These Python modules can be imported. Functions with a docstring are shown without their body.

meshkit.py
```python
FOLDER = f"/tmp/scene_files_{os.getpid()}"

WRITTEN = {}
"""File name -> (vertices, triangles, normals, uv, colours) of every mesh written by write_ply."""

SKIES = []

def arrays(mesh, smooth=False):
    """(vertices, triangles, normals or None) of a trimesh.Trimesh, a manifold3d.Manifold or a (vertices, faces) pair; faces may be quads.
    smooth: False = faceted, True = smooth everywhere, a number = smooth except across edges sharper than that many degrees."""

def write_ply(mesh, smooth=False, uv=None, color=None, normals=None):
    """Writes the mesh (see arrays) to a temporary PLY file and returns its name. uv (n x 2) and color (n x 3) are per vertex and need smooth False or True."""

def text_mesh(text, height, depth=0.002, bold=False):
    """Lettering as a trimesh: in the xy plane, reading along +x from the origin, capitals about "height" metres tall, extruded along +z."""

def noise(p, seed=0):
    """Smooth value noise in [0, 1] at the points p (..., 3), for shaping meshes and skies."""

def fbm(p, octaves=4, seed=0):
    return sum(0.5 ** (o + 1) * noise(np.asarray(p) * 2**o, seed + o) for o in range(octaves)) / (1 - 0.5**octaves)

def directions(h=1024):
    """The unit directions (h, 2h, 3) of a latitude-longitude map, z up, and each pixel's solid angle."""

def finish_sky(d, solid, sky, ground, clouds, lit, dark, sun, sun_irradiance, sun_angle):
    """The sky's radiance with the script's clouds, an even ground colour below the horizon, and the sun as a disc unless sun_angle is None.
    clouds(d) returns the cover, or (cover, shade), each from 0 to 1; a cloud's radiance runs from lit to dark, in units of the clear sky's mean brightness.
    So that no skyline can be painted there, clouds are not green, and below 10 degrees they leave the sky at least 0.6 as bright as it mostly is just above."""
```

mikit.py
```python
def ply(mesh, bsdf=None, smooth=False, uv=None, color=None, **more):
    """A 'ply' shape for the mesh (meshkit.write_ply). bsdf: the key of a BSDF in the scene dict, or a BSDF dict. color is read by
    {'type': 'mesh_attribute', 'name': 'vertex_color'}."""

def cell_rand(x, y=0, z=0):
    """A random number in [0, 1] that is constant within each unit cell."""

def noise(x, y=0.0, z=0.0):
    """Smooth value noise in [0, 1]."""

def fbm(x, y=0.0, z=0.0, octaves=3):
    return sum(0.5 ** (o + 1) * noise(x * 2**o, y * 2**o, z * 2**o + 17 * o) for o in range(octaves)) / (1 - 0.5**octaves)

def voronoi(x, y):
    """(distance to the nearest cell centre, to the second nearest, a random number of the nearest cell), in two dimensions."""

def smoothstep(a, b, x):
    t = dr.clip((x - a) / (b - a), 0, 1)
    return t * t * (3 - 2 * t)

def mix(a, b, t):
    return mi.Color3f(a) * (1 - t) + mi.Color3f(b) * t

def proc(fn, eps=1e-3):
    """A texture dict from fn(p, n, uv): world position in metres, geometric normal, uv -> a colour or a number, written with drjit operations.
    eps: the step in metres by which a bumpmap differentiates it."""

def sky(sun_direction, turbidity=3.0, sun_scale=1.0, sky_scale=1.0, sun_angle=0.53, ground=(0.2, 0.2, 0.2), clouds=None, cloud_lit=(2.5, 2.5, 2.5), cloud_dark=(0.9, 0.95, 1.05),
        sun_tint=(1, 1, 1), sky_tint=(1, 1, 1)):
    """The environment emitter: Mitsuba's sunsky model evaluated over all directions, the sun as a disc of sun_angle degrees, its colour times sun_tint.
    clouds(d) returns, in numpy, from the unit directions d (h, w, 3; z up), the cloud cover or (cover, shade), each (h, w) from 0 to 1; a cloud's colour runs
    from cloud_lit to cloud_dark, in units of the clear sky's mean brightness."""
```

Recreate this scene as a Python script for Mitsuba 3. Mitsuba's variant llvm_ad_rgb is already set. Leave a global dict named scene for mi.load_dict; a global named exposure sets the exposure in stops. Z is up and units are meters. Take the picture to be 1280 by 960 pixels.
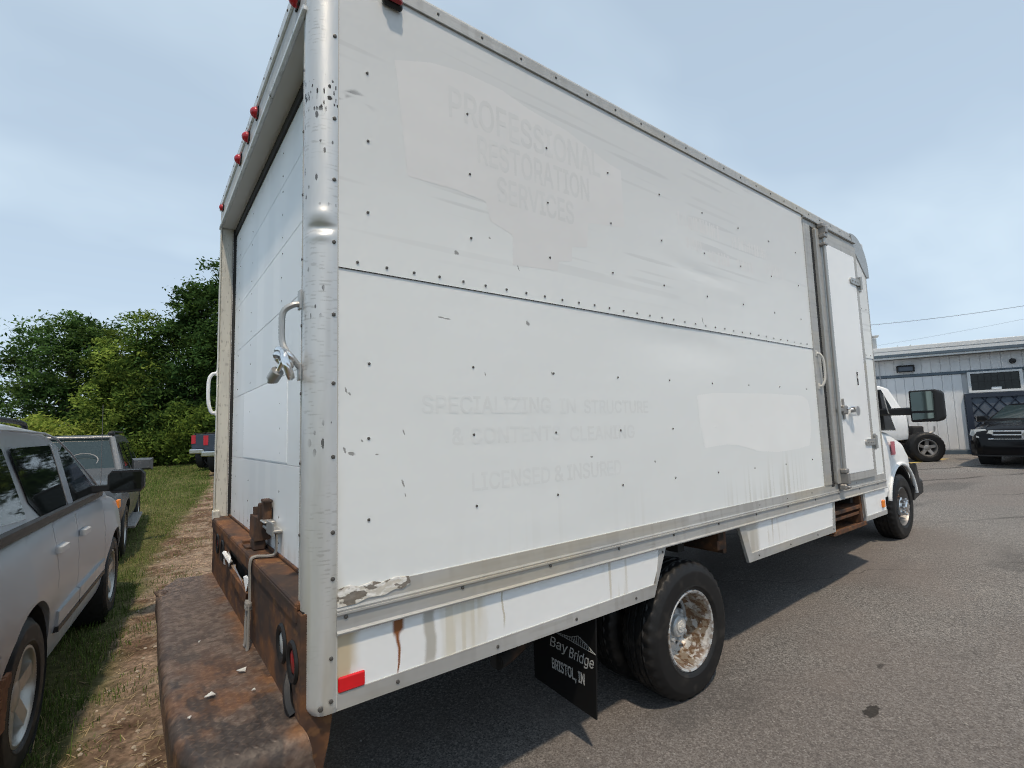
import math, random
import numpy as np, trimesh, manifold3d as m3, mitsuba as mi, drjit as dr
import mikit, meshkit
from mikit import proc, noise, fbm, voronoi, smoothstep, mix, cell_rand
from shapely.geometry import Polygon
rng = np.random.default_rng(7); random.seed(7)
T = mi.ScalarTransform4f
scene, labels = {}, {}

# ------------------------------------------------------------------ camera, sky, exposure
YAW, PIT, ROL, FOC = 0.92442, 0.094084, -0.030129, 618.22
CAM = np.array([-0.445, -1.72, 1.52])
_f = np.array([math.cos(PIT)*math.cos(YAW), math.cos(PIT)*math.sin(YAW), math.sin(PIT)])
_r0 = np.array([math.sin(YAW), -math.cos(YAW), 0]); _u0 = np.cross(_r0, _f)
_u = -math.sin(ROL)*_r0 + math.cos(ROL)*_u0
scene['camera'] = dict(type='perspective', fov=2*math.degrees(math.atan(640/FOC)), fov_axis='x', near_clip=0.05, far_clip=600.0,
                       to_world=T().look_at(origin=CAM.tolist(), target=(CAM+_f).tolist(), up=_u.tolist()))
def sky_clouds(d):
    z = np.clip(d[..., 2], 0.03, 1)
    q = np.stack([d[..., 0]/(z+.25), d[..., 1]/(z+.25), z*0], -1)
    a = meshkit.fbm(q*np.array([1.6, 2.6, 1])+3.1, 5, 3)
    b = meshkit.fbm(q*np.array([5.0, 9.0, 1])+9.7, 5, 8)
    haze = .58 + .2*(1-z)**3
    c = np.clip((a-.42)/.3, 0, 1)*(.35+.5*b)
    return np.clip(haze+.28*c, 0, 1), np.full(z.shape, .5)-.22*c
SUN = (-.20, -.44, 1.0)
scene['sky'] = mikit.sky(SUN, turbidity=3.5, sun_scale=.6, sky_scale=1.0, sun_angle=2.4, ground=(.12, .11, .1), clouds=sky_clouds,
                         cloud_lit=(2.68, 3.15, 3.45), cloud_dark=(2.1, 2.62, 3.08))
exposure = 1.62

# ------------------------------------------------------------------ scene helpers
def numbered(k):
    if k not in scene and k not in labels: return k
    i = 1
    while f'{k}_{i:03d}' in scene or f'{k}_{i:03d}' in labels: i += 1
    return f'{k}_{i:03d}'
def thing(name, label, cat, group=None):
    k = numbered(name); labels[k] = {'label': label, 'category': cat}
    if group: labels[k]['group'] = group
    return k
def put(name, mesh, bsdf, parent=None, smooth=False, label=None, stuff=False, cat=None, group=None, **kw):
    k = numbered((parent+'__' if parent else '')+name)
    if isinstance(mesh, (list, tuple)) and not isinstance(mesh[0], np.ndarray): mesh = cat_(mesh)
    scene[k] = mikit.ply(mesh, bsdf, smooth, **kw)
    e = {}
    if label: e['label'] = label
    if cat: e['category'] = cat
    if group: e['group'] = group
    if stuff: e['kind'] = 'stuff'
    if e: labels[k] = e
    return k
def struct(name, mesh, bsdf, smooth=False, label=None, kind='structure'):
    k = numbered(name); scene[k] = mikit.ply(mesh, bsdf, smooth); labels[k] = {'kind': kind}
    if label: labels[k]['label'] = label
    return k
def cat_(ms): return trimesh.util.concatenate([m for m in ms])
def bx(x0, x1, y0, y1, z0, z1, b=0.0):
    x0, x1 = min(x0, x1), max(x0, x1); y0, y1 = min(y0, y1), max(y0, y1); z0, z1 = min(z0, z1), max(z0, z1)
    if b <= 0:
        m = trimesh.creation.box((x1-x0, y1-y0, z1-z0)); m.apply_translation(((x0+x1)/2, (y0+y1)/2, (z0+z1)/2)); return m
    b = min(b, .45*min(x1-x0, y1-y0, z1-z0)); pts = []
    for sx in (0, 1):
        for sy in (0, 1):
            for sz in (0, 1):
                c = np.array([(x0, x1)[sx], (y0, y1)[sy], (z0, z1)[sz]]); s = np.array([1-2*sx, 1-2*sy, 1-2*sz])*b
                for k in range(3):
                    o = s.copy(); o[k] = 0; pts.append(c+o)
    return hull(pts)
def hull(pts): return trimesh.convex.convex_hull(np.asarray(pts, float))
def prism(poly, axis, a, b):
    """poly in the plane of the two other axes (x,z for y; y,z for x; x,y for z), extruded from a to b along axis"""
    p = Polygon(poly) if not isinstance(poly, Polygon) else poly
    m = trimesh.creation.extrude_polygon(p, abs(b-a), engine='earcut'); v = m.vertices.copy(); lo = min(a, b)
    if axis == 'y': m.vertices = np.stack([v[:, 0], lo+v[:, 2], v[:, 1]], 1); m.invert()
    elif axis == 'x': m.vertices = np.stack([lo+v[:, 2], v[:, 0], v[:, 1]], 1)
    else: m.vertices = np.stack([v[:, 0], v[:, 1], lo+v[:, 2]], 1)
    return m
def tube(pts, r, n=8):
    p = np.asarray(pts, float); r = np.broadcast_to(r, (len(p),)); t = np.gradient(p, axis=0); t /= np.linalg.norm(t, axis=1, keepdims=True)+1e-12
    a = np.cross(t[0], [0, 0, 1.] if abs(t[0][2]) < .9 else [1., 0, 0]); a /= np.linalg.norm(a); V = []
    for i in range(len(p)):
        a = a-t[i]*(a@t[i]); a /= np.linalg.norm(a); b = np.cross(t[i], a); w = np.arange(n)*2*np.pi/n
        V.append(p[i]+r[i]*(np.cos(w)[:, None]*a+np.sin(w)[:, None]*b))
    V = np.vstack(V+[p[:1], p[-1:]]); F = []
    for i in range(len(p)-1):
        for j in range(n):
            k = (j+1) % n; A, B, Cc, D = i*n+j, i*n+k, (i+1)*n+k, (i+1)*n+j; F += [[A, B, Cc], [A, Cc, D]]
    e = len(p)*n
    for j in range(n): F += [[e, (j+1) % n, j], [e+1, e-n+j, e-n+(j+1) % n]]
    return trimesh.Trimesh(V, F, process=False)
def spline(pts, n=8):
    p = np.asarray(pts, float); P = np.vstack([2*p[0]-p[1], p, 2*p[-1]-p[-2]]); out = []
    for i in range(1, len(P)-2):
        for t in np.linspace(0, 1, n, endpoint=False):
            out.append(.5*(2*P[i]+(P[i+1]-P[i-1])*t+(2*P[i-1]-5*P[i]+4*P[i+1]-P[i+2])*t*t+(3*P[i]-P[i-1]-3*P[i+1]+P[i+2])*t**3))
    return np.array(out+[p[-1]])
def lathe(prof, c, side=1, n=48, closed=False, mod=None):
    """prof [(r, h)] about the y axis; h grows outwards along side*y"""
    prof = np.asarray(prof, float); m = len(prof); w = np.arange(n)*2*np.pi/n; V = []
    for i, (r, h) in enumerate(prof):
        rr = np.full(n, r) if mod is None else r+mod(i, np.arange(n))
        V.append(np.stack([c[0]+rr*np.cos(w), np.full(n, c[1]+side*h), c[2]+rr*np.sin(w)], 1))
    V = np.vstack(V); F = []; idx = range(m) if closed else range(m-1)
    for i in idx:
        i2 = (i+1) % m
        for j in range(n):
            k = (j+1) % n; F += [[i*n+j, i*n+k, i2*n+k], [i*n+j, i2*n+k, i2*n+j]]
    t = trimesh.Trimesh(V, F, process=False)
    if side < 0: t.invert()
    return t
def man(t): return m3.Manifold(m3.Mesh(vert_properties=np.asarray(t.vertices, np.float32), tri_verts=np.asarray(t.faces, np.uint32)))
def unman(m):
    g = m.to_mesh(); return trimesh.Trimesh(g.vert_properties[:, :3], g.tri_verts, process=False)
def cut(t, tools):
    t = t.copy(); t.merge_vertices()
    if t.volume < 0: t.invert()
    a = man(t)
    for k in tools:
        k = k.copy(); k.merge_vertices()
        if k.volume < 0: k.invert()
        a = a-man(k)
    return unman(a)
def frame(o, ang):
    c, s = math.cos(ang), math.sin(ang); M = np.eye(4); M[:3, :3] = [[c, -s, 0], [s, c, 0], [0, 0, 1]]; M[:3, 3] = o; return M
def moved(m, M):
    m = m.copy(); m.apply_transform(M); return m
def dome(c, r, ax, h=.5, n=8):
    """low rivet head on a face with outward normal ax"""
    ax = np.array(ax, float); a = np.cross(ax, [.3, .5, .8]); a /= np.linalg.norm(a); b = np.cross(ax, a); w = np.arange(n)*2*np.pi/n; V = []
    for rr, hh in ((1, -.15), (.92, .35*h/.5), (.55, .8*h/.5*.6)): V.append(np.asarray(c)+r*rr*(np.cos(w)[:, None]*a+np.sin(w)[:, None]*b)+ax*r*hh)
    V = np.vstack(V+[[np.asarray(c)+ax*r*h*1.1]]); F = []
    for i in range(2):
        for j in range(n):
            k = (j+1) % n; F += [[i*n+j, i*n+k, (i+1)*n+k], [i*n+j, (i+1)*n+k, (i+1)*n+j]]
    for j in range(n): F.append([2*n+j, 2*n+(j+1) % n, 3*n])
    return trimesh.Trimesh(V, F, process=False)
def gz(x, y):
    return .034*(np.clip(x, -12, 24)-2.1)+.0175*np.maximum(0, np.minimum(y, 60)-5.)

# ------------------------------------------------------------------ materials
def two(d): return {'type': 'twosided', 'bsdf': d}
def rgb(*c): return {'type': 'rgb', 'value': list(c)}
def pr(col, rough=.5, metal=0., spec=.5, **k): return two(dict(type='principled', base_color=rgb(*col) if isinstance(col, tuple) else col, roughness=rough, metallic=metal, specular=spec, **k))
def bump(b, fn, scale=1., eps=1e-3): return {'type': 'bumpmap', 'arbitrary': proc(fn, eps), 'scale': scale, 'bsdf': b['bsdf'] if b['type'] == 'twosided' else b}
def bump2(b, fn, scale=1., eps=1e-3): return two(bump(b, fn, scale, eps))
C3 = mi.Color3f
MARKS = [(.128, 1.677, .004, .012), (.14, 1.666, .005, .006), (.123, 1.472, .005, .012), (.147, 1.457, .013, .007), (.185, 1.50, .006, .005), (.24, 1.45, .008, .003), (.343, 1.527, .003, .012), (.338, 1.34, .004, .016), (.347, 1.295, .003, .007), (.505, 1.981, .016, .004), (.535, 1.978, .02, .003), (.954, 2.005, .012, .012), (.905, 2.262, .004, .022), (.582, 2.262, .012, .010), (.754, 2.361, .006, .005), (1.09, 1.78, .005, .010), (2.369, 2.175, .006, .02), (1.33, 1.381, .012, .006), (1.82, 1.328, .008, .008), (.715, 1.759, .003, .009)]
def f_panel(p, n, uv):
    x, y, z = p.x, p.y, p.z
    c = C3(.70, .725, .73)
    c = c*(.97+.06*fbm(x*1.3, y*1.3, z*2.6))
    gr = smoothstep(1.9, 3.2, z+.35*fbm(x*.9, 3, z*2.)-.15)                      # old chalky oxide on the upper sheet
    c = mix(c, C3(.555, .565, .57), gr*.72)
    sc = smoothstep(.66, .8, noise(x*1.6, 7, z*38.))*smoothstep(.45, .7, noise(x*1.1, 3, z*3.))*smoothstep(2.1, 2.5, z)   # brush scuffs
    c = mix(c, C3(.45, .46, .47), sc*.32)
    st = smoothstep(.45, .75, noise(x*55., 2, z*.8))*smoothstep(.35, .7, noise(x*3.1, 5, 1))*smoothstep(1.42, 1.05, z+.25*noise(x*9., 1, 4))
    reg = smoothstep(2.1, 2.5, x)*smoothstep(4.2, 3.9, x)*.55+.2
    c = mix(c, C3(.45, .44, .39), st*reg*.65)
    edge = smoothstep(.14, .085, x+.03*noise(3, 1, z*9.))*smoothstep(1.6, 1.0, z)
    c = mix(c, C3(.55, .52, .44), edge*.7)
    m = mi.Float(0)
    for mx, mz, rx, rz_ in MARKS: m = dr.maximum(m, smoothstep(1.1, .6, dr.sqrt(dr.square((x-mx+.3*(z-mz))/rx)+dr.square((z-mz)/rz_))+.5*noise(x*160., 2, z*160.)-.25))
    c = mix(c, C3(.13, .13, .125), m*.75)
    sk = smoothstep(.020, .004, dr.abs(z-2.755+.14*(x-.09)-.05*noise(x*12., 1, 1)))*smoothstep(.26, .1, x)*smoothstep(.35, .6, noise(x*20, 4, z*50))
    return mix(c, C3(.10, .11, .12), sk*.8)
def f_panel_bump(p, n, uv): return .0035*fbm(p.x*1.7, p.y*2, p.z*3.2, 2)+.0004*noise(p.x*3., 1, p.z*24.)
scene['m_panel'] = bump2(pr(proc(f_panel), .42, 0, .45), f_panel_bump, 1., .01)
def f_patch(p, n, uv): return C3(.758, .774, .776)*(.97+.05*fbm(p.x*6, p.y*4, p.z*6))
scene['m_patch'] = pr(proc(f_patch), .5, 0, .4)
def f_patch2(p, n, uv): return C3(.652, .656, .660)*(.97+.05*fbm(p.x*5, p.y*4, p.z*9))
scene['m_patch_upper'] = pr(proc(f_patch2), .5, 0, .4)
def f_ghost(p, n, uv): return mix(C3(.612, .622, .626), C3(.668, .690, .695), smoothstep(2.2, 2.0, p.z))*(.955+.09*fbm(p.x*9, p.y*4, p.z*9))
scene['m_ghost'] = pr(proc(f_ghost), .5, 0, .4)
def f_door(p, n, uv):
    y, z = p.y, p.z
    c = C3(.71, .735, .75)*(.96+.07*fbm(y*2., 1, z*2.))
    c = mix(c, C3(.58, .62, .65), smoothstep(.4, .7, noise(y*7., 2, z*.9))*.35)
    return mix(c, C3(.5, .47, .42), smoothstep(.6, .8, noise(y*25., 2, z*5.))*smoothstep(1.25, .95, z)*.5)
scene['m_door'] = pr(proc(f_door), .4, 0, .4)
scene['m_door_patch'] = pr((.80, .82, .84), .4)
def f_alu(p, n, uv):
    c = C3(.43, .43, .42)*(.82+.34*fbm(p.x*3., p.y*8., p.z*3.))
    s = smoothstep(.5, .8, noise(p.x*40.+p.y*40., 3, p.z*4.))*.3+smoothstep(.6, .8, noise(p.x*4., 3+p.y*4, p.z*60.))*.25
    c = mix(c, C3(.32, .31, .29), s)
    return mix(c, C3(.5, .45, .35), smoothstep(.5, .75, fbm(p.x*1.1, p.y*2., p.z*6.))*.45)
scene['m_rail'] = pr(proc(f_alu), .5, .35, .5)
def f_post(p, n, uv):
    c = C3(.60, .61, .61)*(.85+.3*fbm(p.x*30., p.y*30., p.z*1.6))
    s = smoothstep(.62, .8, noise(p.x*45.+2, p.y*45., p.z*160.))*smoothstep(.4, .7, noise(p.x*9, p.y*9, p.z*5.))
    c = mix(c, C3(.36, .36, .35), s*.5)
    m = smoothstep(.68, .74, noise(p.x*150., p.y*150., p.z*45.))*smoothstep(2.66, 2.7, z_(p))*smoothstep(2.83, 2.79, z_(p))
    m2 = smoothstep(.78, .82, noise(p.x*80., p.y*80., p.z*30.))*smoothstep(.6, .7, noise(p.x*5, p.y*5, p.z*4.))
    c = mix(c, C3(.03, .03, .03), dr.maximum(m, m2*.8))
    return mix(c, C3(.45, .42, .33), smoothstep(1.6, .7, p.z)*smoothstep(.4, .7, noise(p.x*30., p.y*30., p.z*2.))*.5)
def z_(p): return p.z
scene['m_post'] = bump2(pr(proc(f_post), .42, .5, .5), lambda p, n, uv: .0016*fbm(p.x*9, p.y*9, p.z*7.)+.0003*noise(p.x*60, p.y*60, p.z*19), 1., .004)
def f_jamb(p, n, uv):
    c = C3(.52, .51, .46)*(.85+.3*fbm(p.x*20., p.y*20., p.z*3.))
    return mix(c, C3(.16, .15, .13), smoothstep(.72, .82, noise(p.x*150., p.y*150., p.z*30.))*.4)
scene['m_jamb'] = pr(proc(f_jamb), .6)
def f_skirt(p, n, uv):
    x, z = p.x, p.z
    c = C3(.74, .755, .76)*(.97+.05*fbm(x*3, 1, z*3))
    w = .012*noise(3, 1, z*25.)
    def run(x0, wd, top, bot, lean=0.): return smoothstep(wd, wd*.45, dr.abs(x-x0+lean*(z-top)+w-.006))*smoothstep(bot, bot+.06, z)
    c = mix(c, C3(.33, .31, .26), run(.44, .030, .86, .64)*.75)
    ribs = smoothstep(.35, .7, noise(x*70., 4, z*2.))
    tan = smoothstep(.485, .5, x+w)*smoothstep(.71, .69, x+w)*(.35+.55*ribs)
    c = mix(c, C3(.50, .44, .30), tan*.62)
    tan2 = smoothstep(.20, .15, x+.5*(.86-z)*.3+w)*smoothstep(.69, .80, z+.1*noise(x*60., 1, 1))
    c = mix(c, C3(.42, .31, .14), tan2*.75)
    rz = (z-.68)/.18
    c = mix(c, C3(.22, .075, .025), smoothstep(.004+.012*dr.clip(rz, 0, 1), .001, dr.abs(x-.314+w-.006))*smoothstep(.66, .7, z))
    c = mix(c, C3(.20, .07, .02), smoothstep(.028, .012, dr.abs(x-.316))*smoothstep(.825, .85, z+.03*noise(x*60, 1, 1)))
    c = mix(c, C3(.4, .36, .26), run(.775, .006, .86, .7)*.7)
    c = mix(c, C3(.45, .39, .27), smoothstep(1.35, 1.42, x)*smoothstep(1.60, 1.5, x)*smoothstep(.45, .75, noise(x*50., 3, z*2.))*.55)
    c = mix(c, C3(.36, .33, .27), smoothstep(2.90, 2.84, x)*smoothstep(2.6, 2.62, x)*(.5+.5*noise(x*40., 3, z*3.))*.8)
    return mix(c, C3(.42, .36, .27), smoothstep(2.86, 2.95, x)*smoothstep(3.35, 3.1, x)*smoothstep(.5, .8, noise(x*45., 8, z*3.))*smoothstep(.62, .86, z)*.6)
scene['m_skirt'] = pr(proc(f_skirt), .42)
def f_chip(p, n, uv):
    t = fbm(p.x*55., p.y*20, p.z*75., 4)
    c = mix(C3(.55, .52, .46), C3(.72, .71, .68), smoothstep(.4, .6, t))
    return mix(c, C3(.10, .08, .06), smoothstep(.50, .56, fbm(p.x*28.+5, 3, p.z*44., 3))*.85)
scene['m_chip'] = bump2(pr(proc(f_chip), .7), lambda p, n, uv: .003*fbm(p.x*55., 1, p.z*75.), 1., .002)
def f_rust(p, n, uv):
    a = fbm(p.x*9., p.y*9., p.z*9., 4); b = fbm(p.x*40., p.y*40., p.z*40., 3)
    c = mix(C3(.062, .036, .026), C3(.120, .054, .025), smoothstep(.36, .66, a))
    c = mix(c, C3(.19, .095, .038), smoothstep(.54, .72, b)*.45)
    return mix(c, C3(.030, .024, .022), smoothstep(.5, .7, fbm(p.x*6+4, p.y*6, p.z*6+8, 3))*.75)
scene['m_rust'] = bump2(pr(proc(f_rust), .75, .0, .3), lambda p, n, uv: .002*fbm(p.x*60, p.y*60, p.z*60, 3), 1., .002)
def lug_(p, n):
    # raised diamond lugs of a tread plate, worn nearly flat
    k = 40.; X, Y = p.x*k, p.y*k; cx, cy = dr.floor(X), dr.floor(Y)
    par = dr.select(cell_par(cx+cy) > .5, 1., -1.); fx, fy = X-cx-.5, Y-cy-.5
    a = (fx+par*fy)*.7071; b = (fx-par*fy)*.7071
    return smoothstep(1., .55, dr.sqrt((a/.55)**2+(b/.19)**2))*smoothstep(.75, .95, n.z)*smoothstep(.2, .55, fbm(p.x*5+1, p.y*5, 2, 3))
def f_step(p, n, uv):
    a = fbm(p.x*6., p.y*6., p.z*6., 4); b = fbm(p.x*38., p.y*38., p.z*38., 3)
    c = mix(C3(.080, .055, .043), C3(.128, .094, .074), smoothstep(.35, .65, b))
    c = mix(c, C3(.145, .068, .032), smoothstep(.42, .62, a)*smoothstep(1.3, .5, p.y+.4*noise(p.x*6, p.y*6, 1))*.85)
    c = mix(c, C3(.17, .078, .03), smoothstep(-.10, -.01, p.x)*smoothstep(.35, .6, a)*.8)
    c = c*(.45+1.1*fbm(p.x*75, p.y*75, p.z*75, 3))
    lug = lug_(p, n); c = c*(.94+.22*lug)
    wet = smoothstep(.50, .60, fbm(p.x*13+2, p.y*8.+7, 3, 5))*smoothstep(1.5, .9, p.y+.5*noise(p.x*3, p.y*3, 2))
    return mix(c, C3(.018, .017, .017), wet*.6*(1-.25*lug))
def f_tread(p, n, uv): return .0016*lug_(p, n)+.0022*fbm(p.x*70, p.y*70, p.z*70, 3)
def cell_par(v): return v-2*dr.floor(v/2)
scene['m_step'] = bump2(pr(proc(f_step), .5, .15, .45), f_tread, 1., .0015)
scene['m_dark'] = pr((.018, .018, .019), .7)
scene['m_plastic'] = pr((.014, .0145, .016), .4, 0, .35)
scene['m_flap'] = pr((.009, .009, .0095), .6, 0, .2)
scene['m_seal'] = pr((.012, .012, .012), .6)
def f_under(p, n, uv): return mix(C3(.02, .019, .018), C3(.075, .042, .026), smoothstep(.45, .7, fbm(p.x*7, p.y*7, p.z*7)))
scene['m_under'] = pr(proc(f_under), .85, 0, .2)
def f_tyre(p, n, uv): return mix(C3(.011, .011, .0115), C3(.040, .036, .032), smoothstep(.52, .8, fbm(p.x*14, p.y*14, p.z*14))*.5)
scene['m_tyre'] = pr(proc(f_tyre), .5, 0, .3)
def f_rim(p, n, uv):
    a = fbm(p.x*16., p.y*16., p.z*16., 4)
    q = dr.sqrt(dr.square(p.x-2.09)+dr.square(p.z-.366)); th = dr.atan2(p.z-.366, p.x-2.09)
    barrel = smoothstep(.203, .196, q)
    s2 = fbm(th*7., p.y*22., 3, 4)
    c = mix(C3(.48, .49, .49), C3(.26, .215, .165), barrel*smoothstep(.30, .50, s2))
    c = mix(c, C3(.13, .070, .034), barrel*smoothstep(.46, .62, fbm(th*11.+3, p.y*45., 8, 4))*.85)
    c = mix(c, C3(.62, .62, .60), smoothstep(.60, .68, fbm(th*5.+8, p.y*30., 4, 3))*barrel*.8)
    return mix(c, C3(.16, .10, .06), (1-barrel)*smoothstep(.5, .62, fbm(p.x*50, p.y*50, p.z*50, 3))*.7)
scene['m_rim_dirty'] = pr(proc(f_rim), .42, .35)
scene['m_rim_grey'] = pr((.42, .44, .45), .4, .4)
scene['m_alloy'] = pr((.46, .45, .42), .33, .75)
scene['m_chrome'] = pr((.78, .78, .78), .12, 1.)
scene['m_galv'] = pr((.42, .42, .41), .42, .7)
scene['m_steel'] = pr((.30, .29, .28), .45, .6)
scene['m_rivet'] = pr((.085, .080, .075), .45, .3)
scene['m_red'] = pr((.40, .010, .022), .15, 0, .5, clearcoat=.6)
scene['m_red_dark'] = pr((.22, .008, .012), .2, 0, .5, clearcoat=.5)
scene['m_reflector'] = pr((.60, .012, .016), .25)
scene['m_amber'] = pr((.75, .22, .03), .25)
scene['m_pinksticker'] = pr((.42, .12, .15), .5)
scene['m_white'] = bump2(pr((.72, .735, .74), .3, 0, .5, clearcoat=.4), lambda p, n, uv: .002*fbm(p.x*2, p.y*2, p.z*2), 1., .01)
scene['m_white_clean'] = pr((.74, .755, .765), .35)
scene['m_silver'] = pr((.37, .39, .42), .24, .35, .5, clearcoat=1., clearcoat_gloss=.98)
scene['m_frame_grey'] = pr((.17, .175, .18), .3, .2)
scene['m_handle'] = pr((.48, .49, .50), .25, .2, .5, clearcoat=.6)
def f_silver_rust(p, n, uv): return C3(.15, .06, .025)*(.6+.9*fbm(p.x*30, p.y*30, p.z*30))
scene['m_bodyrust'] = pr(proc(f_silver_rust), .75)
scene['m_grey_paint'] = pr((.062, .066, .07), .28, .3, .5, clearcoat=1., clearcoat_gloss=.97)
scene['m_black_paint'] = pr((.005, .005, .006), .12, 0, .22)
scene['m_blue_paint'] = pr((.022, .035, .060), .25, .2, .5, clearcoat=1.)
scene['m_glass'] = pr((.006, .008, .008), .03, 0, .35)
scene['m_glass_pale'] = pr((.020, .034, .038), .04, 0, .42)
scene['m_mirror'] = pr((.22, .28, .27), .03, 1.)
scene['m_lamp'] = pr((.36, .38, .38), .15, 0, .5)
scene['m_strap'] = pr((.20, .19, .175), .7)
scene['m_cream'] = pr((.5, .49, .46), .5)
scene['m_text'] = pr((.40, .41, .41), .7)
scene['m_wood'] = pr((.19, .105, .05), .8)
def f_asphalt(p, n, uv):
    x, y = p.x, p.y
    g = noise(x*190., y*190.); g2 = noise(x*80.+4, y*80.)
    v, v2, r = voronoi(x*125., y*125.)
    c = C3(.134, .127, .121)*(.80+.40*fbm(x*.9, y*.9, 3, 4))
    c = c*(.45+1.1*g)*(.72+.56*g2)
    c = mix(c, C3(.30, .285, .27), smoothstep(.88, .96, r)*.6)
    c = mix(c, C3(.120, .102, .094), smoothstep(.45, .7, fbm(x*.5+9, y*.7, 1))*.4)
    c = mix(c, C3(.050, .048, .047), smoothstep(.57, .72, fbm(x*.8, y*1.3+5, 2, 4))*.42)
    k = .6*x+.8*y; t = .8*x-.6*y
    crack = mi.Float(0)
    for k0, w_, am, fr, sd_ in ((4.78, .045, .5, .9, 1), (8.05, .075, .5, .7, 4), (6.2, .03, .7, 1.3, 7), (9.4, .08, .6, .8, 9), (3.1, .010, .9, 1.1, 12), (10.9, .08, .6, .8, 15)):
        crack = dr.maximum(crack, smoothstep(w_, w_*.25, dr.abs(k-k0+am*(fbm(t*fr, sd_, 1, 4)-.5)))*smoothstep(.2, .4, noise(t*.8, sd_, 3)))
    c = mix(c, C3(.024, .022, .021), crack*.75)
    c = mix(c, C3(.145, .125, .115), smoothstep(.52, .66, fbm(x*1.1+3, y*1.1, 7, 4))*.30)
    q = smoothstep(1.0, .75, dr.sqrt(((x-2.609+.3*(y+.652))/.075)**2+((y+.652)/.035)**2)+.5*noise(x*60, y*60)-.25)
    q = dr.maximum(q, smoothstep(1.0, .7, dr.sqrt(((x-3.16)/.05)**2+((y+.53)/.017)**2)+.5*noise(x*60, y*60)-.25)*.7)
    c = mix(c, C3(.018, .016, .014), q*.85)
    w = x-.1*y
    return mix(c, C3(.16, .11, .07), smoothstep(.7, .2, w+.3*noise(x*4, y*4))*.6)
def f_asph_b(p, n, uv): return .0028*noise(p.x*150., p.y*150.)+.0016*noise(p.x*60., p.y*60.)
scene['m_asphalt'] = bump2(pr(proc(f_asphalt), .85, 0, .3), f_asph_b, 1., .002)
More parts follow.
